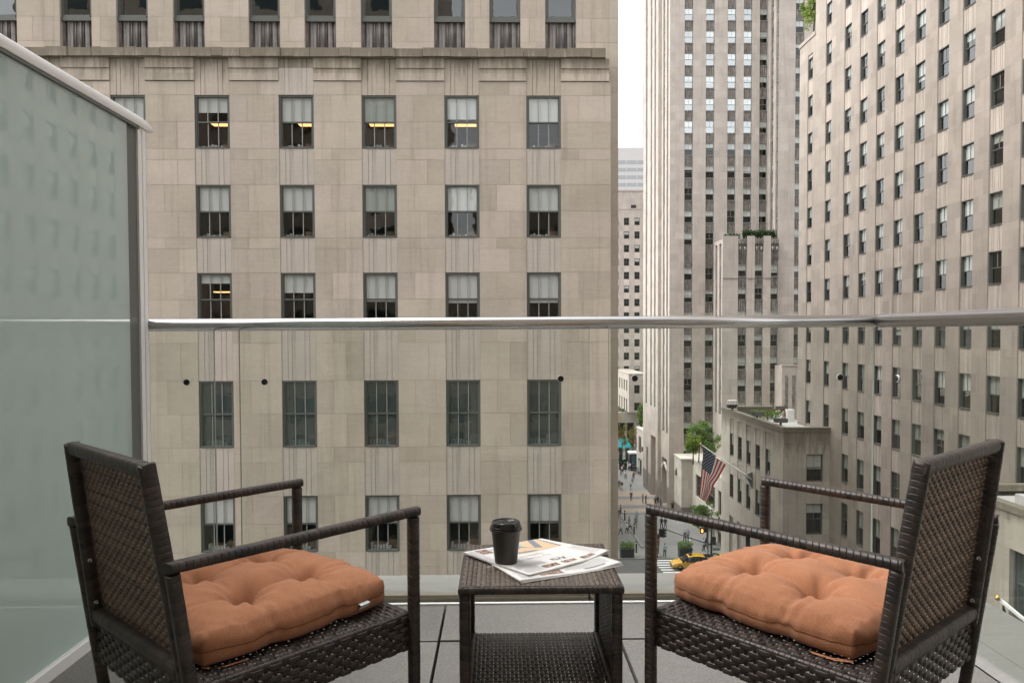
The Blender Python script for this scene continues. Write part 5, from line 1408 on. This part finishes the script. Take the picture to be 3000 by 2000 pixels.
t = thing('roof_frame', (28.7, 76, -9.1), 'rusty braced steel frame with grey cabinet on the corner roof', 'equipment')
m = MB(); rust = plain('rusty steel', (.13, .06, .035), .8)
for a, b in (((27.4, 76, -9.1), (27.4, 76, -8.1)), ((29.9, 76, -9.1), (28.9, 76, -7.9)), ((28.0, 74, -9.1), (29.3, 76, -7.9)), ((27.4, 76, -8.1), (29.2, 76, -7.9)), ((28.6, 74.5, -9.1), (28.6, 74.5, -8.1))): m.tube([a, b], .07, 6)
m.build('brace', rust, t); m = MB(); m.box(28.9, 29.6, 74.6, 75.2, -9.1, -7.9); m.build('cabinet', M['alu'], t)

# ------------------------------------------------------------------ flags
def flags():
    p = thing('flagpole', (24.95, 73.6, -14.6), 'white angled flagpole with gilt ball fixed to the side of the corner building', 'flagpole')
    base, tip = V((24.95, 73.6, -14.65)), V((20.04, 74.2, -11.25))
    m = MB(); m.tube([base, base.lerp(tip, .3), base.lerp(tip, .301), tip], [.10, .09, .075, .05], 10); m.build('pole', M['alu'], p, True)
    m = MB(); m.lathe([(0, -.13), (.09, -.09), (.13, 0), (.09, .09), (0, .13)], 12, tip); m.build('finial', plain('gilt ball', (.62, .42, .12), .25, .05, 8, Metallic=.8), p, True)
    m = MB(); q = base.lerp(tip, .09); m.add([V((25.0, 73.5, -13.9)), V((25.0, 73.5, -15.6)), q + V((0, 0, -.15)), q + V((0, 0, .15)), V((25.0, 73.75, -13.9)), V((25.0, 73.75, -15.6)), q + V((0, .2, -.15)), q + V((0, .2, .15))], [(0, 1, 2, 3), (7, 6, 5, 4), (0, 3, 7, 4), (1, 5, 6, 2), (0, 4, 5, 1), (2, 6, 7, 3)])
    m.tube([base.lerp(tip, .42), V((25.05, 76.3, -13.2))], .012, 4); m.tube([base.lerp(tip, .42), V((25.05, 71.2, -13.1))], .012, 4); m.tube([base.lerp(tip, .25), V((25.05, 72.5, -18))], .012, 4); m.build('bracket', M['alu_dark'], p)
    # cloth: u along the hoist (on the pole), v down the fly
    A, B = V((20.34, 74.17, -11.62)), V((22.5, 73.9, -13.25)); Cc, Dd = V((19.92, 74.25, -16.6)), V((20.62, 74.0, -17.05))
    def cl(u, v):
        p0 = A.lerp(B, u); p1 = Cc.lerp(Dd, u); p = p0.lerp(p1, v)
        f = .10 * v * math.sin(u * 7.5 + 1.0 + v * 1.2) + .10 * math.sin(v * 5 + u * 3) * v
        s = .07 * math.sin(v * math.pi) * math.sin(u * 5)
        kx = .30 * math.exp(-((v - .52) / .12) ** 2) * math.exp(-((u - .72) / .3) ** 2)
        return p + V((s - kx, f, -kx * .3))
    f = thing('flag', A, 'red white and blue striped flag with stars hanging from the angled pole', 'flag')
    mats = [plain('flag red', (.52, .045, .028), .8, .06), plain('flag white', (.80, .78, .75), .8, .04), plain('flag blue', (.018, .035, .085), .8, .06)]
    m = MB(); nu, nv = 52, 44
    for i in range(nu):
        for j in range(nv):
            st = int(i / nu * 13); u0, u1, v0, v1 = i / nu, (i + 1) / nu, j / nv, (j + 1) / nv
            k = 2 if (st < 7 and v0 < .4) else (0 if st % 2 == 0 else 1)
            m.add([cl(u0, v0), cl(u1, v0), cl(u1, v1), cl(u0, v1)], [(0, 1, 2, 3)], k, .5)
    m.build('cloth', mats, f, True)
    s = MB()
    for r in range(9):
        for c_ in range(11):
            if (r + c_) % 2: continue
            u, v = (r + .9) / 9.8 * 7 / 13, (c_ + .7) / 11.4 * .4
            for sg in (-1, 1):
                pts = []
                for k in range(10):
                    a = math.pi * k / 5; rr = .020 if k % 2 == 0 else .009
                    pts.append(cl(u + math.cos(a) * rr, v + math.sin(a) * rr * .8) + V((0, sg * .012, 0)))
                s.add(pts, [tuple(range(10))], 0, .5)
    s.build('star', mats[1], f)['kind'] = 'stuff'
    p2 = thing('flagpole', (9.2, 12, -5.1), 'white flagpole with gilt ball below the balcony at the right edge', 'flagpole')
    a, b = V((10.6, 12.0, -6.4)), V((8.12, 12., -4.36))
    m = MB(); m.tube([a, b], [.04, .03], 12); m.build('pole', M['alu'], p2, True)
    m = MB(); m.lathe([(0, -.045), (.03, -.035), (.045, 0), (.03, .035), (0, .045)], 16, b); m.build('finial', plain('gilt ball', (.62, .42, .12), .25, .05, 8, Metallic=.8), p2, True)
    f2 = thing('flag', (8.3, 12, -4.6), 'small dark green flag gathered on the pole at the lower right edge', 'flag')
    m = MB(); q = [V((8.22, 12, -4.47)), V((8.32, 12.02, -4.72)), V((8.75, 12.0, -5.0)), V((8.5, 11.95, -5.6)), V((8.3, 12.03, -5.2)), V((8.20, 12.0, -4.75))]
    m.add(q, [(0, 1, 2, 3, 4, 5)]); m.add([x + V((0, .02, 0)) for x in q], [(5, 4, 3, 2, 1, 0)]); m.tube([V((8.15, 12, -4.40)), V((8.22, 12, -4.47))], .006, 5); m.build('cloth', plain('dark green cloth', (.01, .035, .035), .8), f2)
flags()

# ------------------------------------------------------------------ taxis
def taxis():
    yel = plain('yellow taxi paint', (.60, .33, .012), .22, .02, 2, Coat_Weight=.6); gl = plain('dark car glass', (.012, .014, .016), .06); blk = plain('black trim', (.014, .014, .014), .5)
    st = [(0, .36, .60, .66, .68, .56), (.12, .27, .70, .77, .84, .70), (.6, .24, .85, .93, .90, .76), (1.2, .24, .94, 1.01, .92, .77), (1.95, .24, .97, 1.56, .93, .64), (2.5, .24, .98, 1.66, .93, .66), (3.3, .24, .99, 1.65, .93, .66), (3.95, .24, 1.02, 1.55, .92, .63), (4.4, .30, 1.03, 1.12, .88, .72), (4.6, .40, .88, .95, .80, .66)]
    def make(x, y, label):
        t = thing('taxi', (x + 2.3, y, GZ), label, 'taxi', 'yellow taxis on the cross street')
        m = MB(); ring = []
        for (d, zb, zs, zt, ws, wt) in st:
            ring.append([V((x + d, y + s, GZ + z)) for s, z in ((-ws * .9, zb), (-ws, zs * .72), (-ws * .985, zs), (-wt, zt - .05), (-wt * .8, zt), (wt * .8, zt), (wt, zt - .05), (ws * .985, zs), (ws, zs * .72), (ws * .9, zb))])
        w = MB()
        for i in range(len(st) - 1):
            for k in range(10):
                q = [ring[i][k], ring[i][(k + 1) % 10], ring[i + 1][(k + 1) % 10], ring[i + 1][k]]
                side = k in (2, 6) and 3 <= i <= 7; wind = k in (3, 4, 5) and i in (3, 7)
                (w if side or wind else m).add(q, [(0, 1, 2, 3)], 0, .5)
        m.add(ring[0], [tuple(range(9, -1, -1))]); m.add(ring[-1], [tuple(range(10))])
        bd = m.build('body', yel, t, False)
        for p_ in bd.data.polygons: p_.use_smooth = True
        try: bd.data.set_sharp_from_angle(angle=rad(32))
        except Exception: pass
        w.build('window', gl, t)
        m = MB()
        for s in (-1, 1):
            for d in (2.72, 3.72): m.add([V((x + d + o, y + s * a, GZ + z)) for o, a, z in ((0, .935, .98), (.09, .935, .98), (.07, .66, 1.6), (0, .66, 1.6))], [(0, 1, 2, 3)])
            m.box(x + .3, x + 4.35, y + s * .9 - .03, y + s * .9 + .03, GZ + .22, GZ + .32)
        m.box(x - .02, x + .1, y - .55, y + .55, GZ + .36, GZ + .56); m.box(x + 2.15, x + 2.6, y - .42, y + .42, GZ + 1.655, GZ + 1.675)
        m.build('trim', blk, t)
        for d in (.92, 3.65):
            for s in (-1, 1):
                T = Matrix.Translation((x + d, y + s * .82, GZ + .35)) @ Matrix.Rotation(rad(90 * s), 4, 'X')
                m = MB(); m.lathe([(.2, -.1), (.33, -.1), (.35, -.07), (.35, .09), (.33, .12), (.22, .13)], 20, (0, 0, 0), 0, .5, T); wh = m.build('wheel', blk, t, True)
                m = MB(); m.lathe([(.22, .13), (.2, .10), (.06, .11), (0, .12)], 10, (0, 0, 0), 0, .5, T); r_ = m.build('rim', M['alu_dark'], t, True); r_.parent = wh; r_.matrix_parent_inverse = Matrix.Identity(4)
        for s in (-1, 1):
            m = MB(); m.box(x + .04, x + .28, y + s * .66 - .14, y + s * .66 + .14, GZ + .66, GZ + .75); m.build('headlight', M['tagwhite'], t)
            m = MB(); m.box(x + 1.42, x + 1.6, y + s * 1.0 - .08, y + s * 1.0 + .08, GZ + .98, GZ + 1.1); m.build('mirror', yel, t)
        m = MB(); m.box(x + 2.2, x + 2.45, y - .35, y + .35, GZ + 1.675, GZ + 1.80); m.build('roof_sign', M['tagwhite'] if False else blk, t)
        me = text_mesh('NYC TAXI', .2); me.materials.append(blk); q = link('lettering', me, bd, True); q.matrix_basis = Matrix.Translation((x + 1.75, y - .945, GZ + .62)) @ Matrix.Rotation(rad(90), 4, 'X')
    make(20.5, 89.0, 'yellow taxi crossing behind the right chair, headed left over the crosswalk')
    make(26.6, 91.2, 'second yellow taxi mostly hidden behind the corner building')
taxis()

# ------------------------------------------------------------------ people
SK = {'pale': (.50, .33, .25), 'brown': (.22, .12, .08)}
pmats = {}
def pm(kind, c):
    k = (kind, c)
    if k not in pmats: pmats[k] = plain(kind, c, .85, .1, 6)
    return pmats[k]
def pose_mesh(key, ph, arms, skirt=False, bag=False, crouch=False, hair=0):
    """one skinned body; ph = stride, arms = (left swing, right swing, elbow bend)"""
    k = ('person', key)
    if k in MESH: return MESH[k]
    vs, es, rs = [], [], []
    def a(p, r, par=None):
        vs.append(p); rs.append(r)
        if par is not None: es.append((par, len(vs) - 1))
        return len(vs) - 1
    dz = -.42 if crouch else 0.
    hip = a((0, 0, .93 + dz), (.125, .10))
    wa = a((0, .0, 1.08 + dz), (.12, .088), hip); ch = a((0, .02, 1.28 + dz), (.155, .10), wa); sh = a((0, .0, 1.43 + dz), (.12, .075), ch)
    nk = a((0, .01, 1.51 + dz), (.05, .05), sh); h1 = a((0, .035, 1.58 + dz), (.07, .082), nk); h2 = a((0, .03, 1.68 + dz), (.078, .092), h1); h3 = a((0, .01, 1.755 + dz), (.045, .05), h2)
    for s, st in ((-1, ph), (1, -ph)):
        hp = a((s * .09, 0, .88 + dz), (.088, .09), hip)
        if crouch:
            kn = a((s * .13, .36, .52), (.06, .06), hp); an = a((s * .12, .06, .1), (.04, .045), kn)
        else:
            kn = a((s * .095, .5 * st * .55 + .03 * abs(st), .49), (.058, .06), hp); an = a((s * .095, st * .42 - .05 * (st < 0), .09 + .06 * (st < 0) * abs(st)), (.038, .042), kn)
        y0 = vs[an][1]; z0 = vs[an][2] - .045
        a((s * .10, y0 + .15, z0 + .005), (.036, .026), an)
    for s, sw in ((-1, arms[0]), (1, arms[1])):
        so = a((s * .185, 0, 1.42 + dz), (.055, .055), sh)
        el = a((s * .225, sw * .16 - .02, 1.15 + dz), (.042, .042), so)
        b = arms[2]
        wr = a((s * (.235 - .08 * b), sw * .30 + .05 + .18 * b, .92 + dz + .2 * b), (.028, .03), el)
        hd = a((s * (.235 - .09 * b), sw * .33 + .07 + .22 * b, .85 + dz + .22 * b), (.030, .02), wr)
        for q, (dx, dy, dl) in enumerate(((.0, .030, .085), (.0, .010, .095), (0, -.010, .09), (0, -.028, .07), (-s * .03, .045, .05))):
            a((vs[hd][0] + dx, vs[hd][1] + dy + .02, vs[hd][2] - dl), (.009, .009), hd)
    me = bpy.data.meshes.new('person'); me.from_pydata(vs, es, [])
    o = bpy.data.objects.new('tmp', me); COL.objects.link(o)
    m1 = o.modifiers.new('s', 'SKIN'); m1.use_smooth_shade = True; m2 = o.modifiers.new('u', 'SUBSURF'); m2.levels = 1; m2.render_levels = 1
    sk = o.data.skin_vertices[0].data
    for i, r in enumerate(rs): sk[i].radius = r
    sk[0].use_root = True
    dg = bpy.context.evaluated_depsgraph_get(); out = bpy.data.meshes.new_from_object(o.evaluated_get(dg)); bpy.data.objects.remove(o)
    for _ in range(5): out.materials.append(M['black'])
    sx = .70 if skirt else 0
    for p in out.polygons:
        c = p.center; z = c.z - dz; r = abs(c.x)
        if crouch and c.z < .62 and z < 1.0: i = 1 if c.z > .14 else 4
        elif z > 1.53: i = 3 if (c.y < .02 or z > 1.70 or (hair and abs(c.x) > .055)) else 2
        elif z > 1.475 and r < .07: i = 2
        elif r > .17 and z < .93 + .2 * arms[2] + .03 and z > .6: i = 2
        elif z > .955 or (r > .185 and z > .8): i = 0
        elif z < .12: i = 4
        else: i = (2 if skirt and z < .55 else 1)
        p.material_index = i
    if skirt:
        for v in out.vertices:
            if .45 < v.co.z < .92 and abs(v.co.x) < .2: 
                f = 1 + (.92 - v.co.z) * .9; v.co.x *= f; v.co.y *= f
    out.name = 'person'; MESH[k] = out; return out
POSES = {'stand': dict(ph=.12, arms=(.1, -.05, .15)), 'stand2': dict(ph=-.1, arms=(-.1, .1, .9)), 'walk': dict(ph=.62, arms=(-.8, .8, .2)), 'walk2': dict(ph=-.7, arms=(.9, -.9, .3)), 'stroll': dict(ph=.38, arms=(-.4, .5, .6)), 'skirt': dict(ph=.3, arms=(-.5, .4, .3), skirt=True), 'crouch': dict(ph=0., arms=(.4, .4, .8), crouch=True), 'long': dict(ph=.35, arms=(-.4, .4, .2), hair=1)}
BK, NV, WH, GY, BL, DN, OL, RD, TN, LB, MR, CR = (.015, .015, .017), (.02, .028, .05), (.66, .65, .63), (.13, .13, .125), (.05, .10, .17), (.045, .075, .13), (.085, .08, .04), (.33, .05, .025), (.30, .22, .15), (.28, .40, .48), (.12, .022, .03), (.55, .50, .42)
HB, HD, HL, HW = (.03, .018, .012), (.012, .010, .009), (.22, .14, .07), (.5, .5, .48)
PPL = [(22.02, 124.7, 'stand', NV, NV, HW, 3.1, 'person in dark suit and white cap standing alone on the tan paving'), (23.68, 123.15, 'stand2', GY, GY, HW, 1.7, 'person in grey uniform with white cap, left of a pair by the tower'), (24.04, 122.45, 'stand', NV, BK, HW, 1.2, 'person in navy suit with pale cap, right of a pair by the tower'),
 (25.15, 120.13, 'stand', BK, BK, HD, 3.0, 'person in black jacket standing against the tower pier'), (25.96, 120.27, 'crouch', BL, DN, HD, 2.2, 'person in blue crouching at the foot of the tower'), (25.7, 120.9, 'stand2', BK, BK, HB, 2.6, 'person in black behind the crouching one at the tower'), (27.1, 116.6, 'stand', BK, BK, HD, 3.0, 'person in black half hidden at the podium corner'),
 (24.17, 143.01, 'walk', WH, BK, HD, 3.1, 'person in white shirt and black trousers walking near the far end'), (21.81, 132.97, 'skirt', BK, CR, HD, .1, 'person in black top and cream skirt at the left edge of the plaza'), (23.47, 133.53, 'walk2', WH, GY, HL, .2, 'person in white top and grey trousers walking away'), (24.57, 138.14, 'stroll', LB, NV, HL, .1, 'person in pale blue jacket in front of the one in red'), (25.43, 141.46, 'stroll', RD, BK, HB, 3.0, 'person in a red jacket on the far plaza'),
 (26.45, 151.62, 'skirt', WH, BK, HB, 3.1, 'person in white blouse and black skirt by the kiosk'), (26.75, 148.14, 'stroll', BK, DN, HD, .3, 'person in black with jeans below the kiosk'), (23.98, 147.24, 'stand', BK, BK, HL, 1.2, 'person in black beside the box hedge, pale hair'), (25.08, 151.01, 'stand2', TN, BK, HB, 2.1, 'person in tan jacket close to the box hedge'), (24.4, 148.6, 'stroll', WH, BK, HB, .9, 'person in white top among the far group by the hedge'), (27.4, 147.73, 'crouch', GY, BK, HD, 1.7, 'person bending by the low wing wall in grey'), (27.2, 151.9, 'stand', DN, GY, HL, 2.9, 'person in blue top at the kiosk wall'), (27.3, 149.2, 'stand2', BK, BK, HD, 2.2, 'person in dark coat under the lit wall panel'),
 (21.6, 134.62, 'stroll', DN, NV, HD, .2, 'person in blue jacket at the very edge of the front building'), (18.06, 112.52, 'stroll', BL, TN, HB, .2, 'person in blue sweater and tan trousers by the first bollard'), (20.36, 110.53, 'stand2', LB, LB, HL, 3.0, 'person in light blue behind the one in olive'), (19.59, 107.48, 'long', TN, OL, HB, .3, 'person in tan top and olive skirt walking away'),
 (16.88, 103.91, 'walk', WH, BK, HD, -1.5, 'person in white shirt striding to the right with black trousers'), (17.82, 104.44, 'long', WH, MR, HB, .9, 'person in white top and maroon trousers beside a striding one'), (18.49, 105.43, 'walk2', CR, NV, HB, -1.2, 'person in cream top and navy trousers leaning into a stride'),
 (23.21, 106.71, 'long', BK, BK, HD, .1, 'person all in black with long hair by the mast arm end'), (23.73, 106.56, 'long', BK, DN, HD, .1, 'person in black top and blue jeans by the mast arm end'), (24.79, 99.51, 'stroll', GY, BK, HB, .1, 'person with pale grey backpack behind the planter'), (25.48, 100.58, 'walk', LB, DN, HB, -.3, 'person in light blue shirt stepping away behind the planter'), (24.78, 96.2, 'stand', WH, WH, HD, .2, 'person in white shirt half hidden behind the planter foliage'),
 (20.72, 93.3, 'stand', LB, BK, HB, 3.1, 'person in denim shirt and black trousers waiting at the kerb'), (26.26, 95.62, 'stroll', LB, BK, HB, 1.4, 'person in light blue shirt crossing below the orange hand'), (26.59, 95.88, 'walk', BK, BK, HD, 1.4, 'person in black beside the pedestrian signal pole')]
def people():
    for (x, y, ps, top, leg, hair, rz, lab) in PPL:
        me = pose_mesh(ps, **POSES[ps])
        o = bpy.data.objects.new('person', me); COL.objects.link(o); o.location = (x, y, GZ + .008); o.rotation_euler = (0, 0, rz + math.pi)
        s = R.uniform(.96, 1.05); o.scale = (s * 1.05, s * 1.05, s)
        for i, m_ in enumerate((pm('shirt', top), pm('trousers', leg), pm('skin', SK['pale'] if R.random() < .75 else SK['brown']), pm('hair', hair), pm('shoes', BK))):
            o.material_slots[i].link = 'OBJECT'; o.material_slots[i].material = m_
        tag(o, lab, 'person', 'people on the plaza')
people()

# ================================================================== LIGHT, SKY, CAMERA
SUN_EL, SUN_AZ = rad(58), rad(-92)        # soft sun behind cloud: high, from the left and a little beyond
def light():
    w = bpy.data.worlds.new('World'); S.world = w; w.use_nodes = True
    g = G('w', w)
    sky = g.n('TexSky', sky_type='NISHITA', sun_disc=False); sky.sun_elevation = SUN_EL; sky.sun_rotation = SUN_AZ; sky.air_density = 1.; sky.dust_density = 3.; sky.ozone_density = 1.
    hs = g.n('HueSaturation'); hs.inputs['Saturation'].default_value = .12; g.set(hs.inputs['Color'], sky.outputs[0])
    cl = g.noise(g.mp(g.co('Generated'), (1.5, 1.5, 3.5)), 1.6, 5, .6)
    bg = g.n('Background'); bg.inputs['Strength'].default_value = .15
    g.set(bg.inputs['Color'], g.scale(hs.outputs[0], g.lin(cl, .3, .7, .9, 1.12)))
    o = g.n('OutputWorld'); g.nt.links.new(bg.outputs[0], o.inputs['Surface'])
    ld = bpy.data.lights.new('sun', 'SUN'); ld.energy = .55; ld.angle = rad(60); ld.color = (1, .965, .92)
    lo = bpy.data.objects.new('sun', ld); COL.objects.link(lo)
    d = V((math.sin(SUN_AZ) * math.cos(SUN_EL), math.cos(SUN_AZ) * math.cos(SUN_EL), math.sin(SUN_EL)))
    lo.rotation_euler = d.to_track_quat('Z', 'Y').to_euler()
light()
def camera():
    f, k, roll = 2200., 1.29e-5, .0035
    p = math.atan(k * f); a = math.atan(38 / f * math.cos(p))
    Fv = V((math.sin(a) * math.cos(p), math.cos(a) * math.cos(p), -math.sin(p))); Rt = V((math.cos(a), -math.sin(a), 0)); U = Rt.cross(Fv)
    r2 = (Rt - U * roll).normalized(); u2 = (U + Rt * roll).normalized()
    cd = bpy.data.cameras.new('camera'); c = bpy.data.objects.new('camera', cd); COL.objects.link(c)
    c.matrix_world = Matrix(((r2.x, u2.x, -Fv.x, 0), (r2.y, u2.y, -Fv.y, 0), (r2.z, u2.z, -Fv.z, 0), (0, 0, 0, 1)))
    cd.sensor_fit = 'HORIZONTAL'; cd.sensor_width = 36; cd.lens = f / 3000 * 36; cd.shift_x = -.22 / 3000; cd.shift_y = 34.3 / 3000
    cd.clip_start = .02; cd.clip_end = 5000
    cd.dof.use_dof = False
    S.camera = c
camera()
S.view_settings.view_transform = 'Standard'; S.view_settings.look = 'None'; S.view_settings.gamma = 1.; S.view_settings.exposure = 1.86
S.cycles.max_bounces = 8; S.cycles.diffuse_bounces = 4; S.cycles.glossy_bounces = 4; S.cycles.transparent_max_bounces = 24; S.cycles.transmission_bounces = 4
S.cycles.use_denoising = True; S.cycles.sample_clamp_indirect = 8
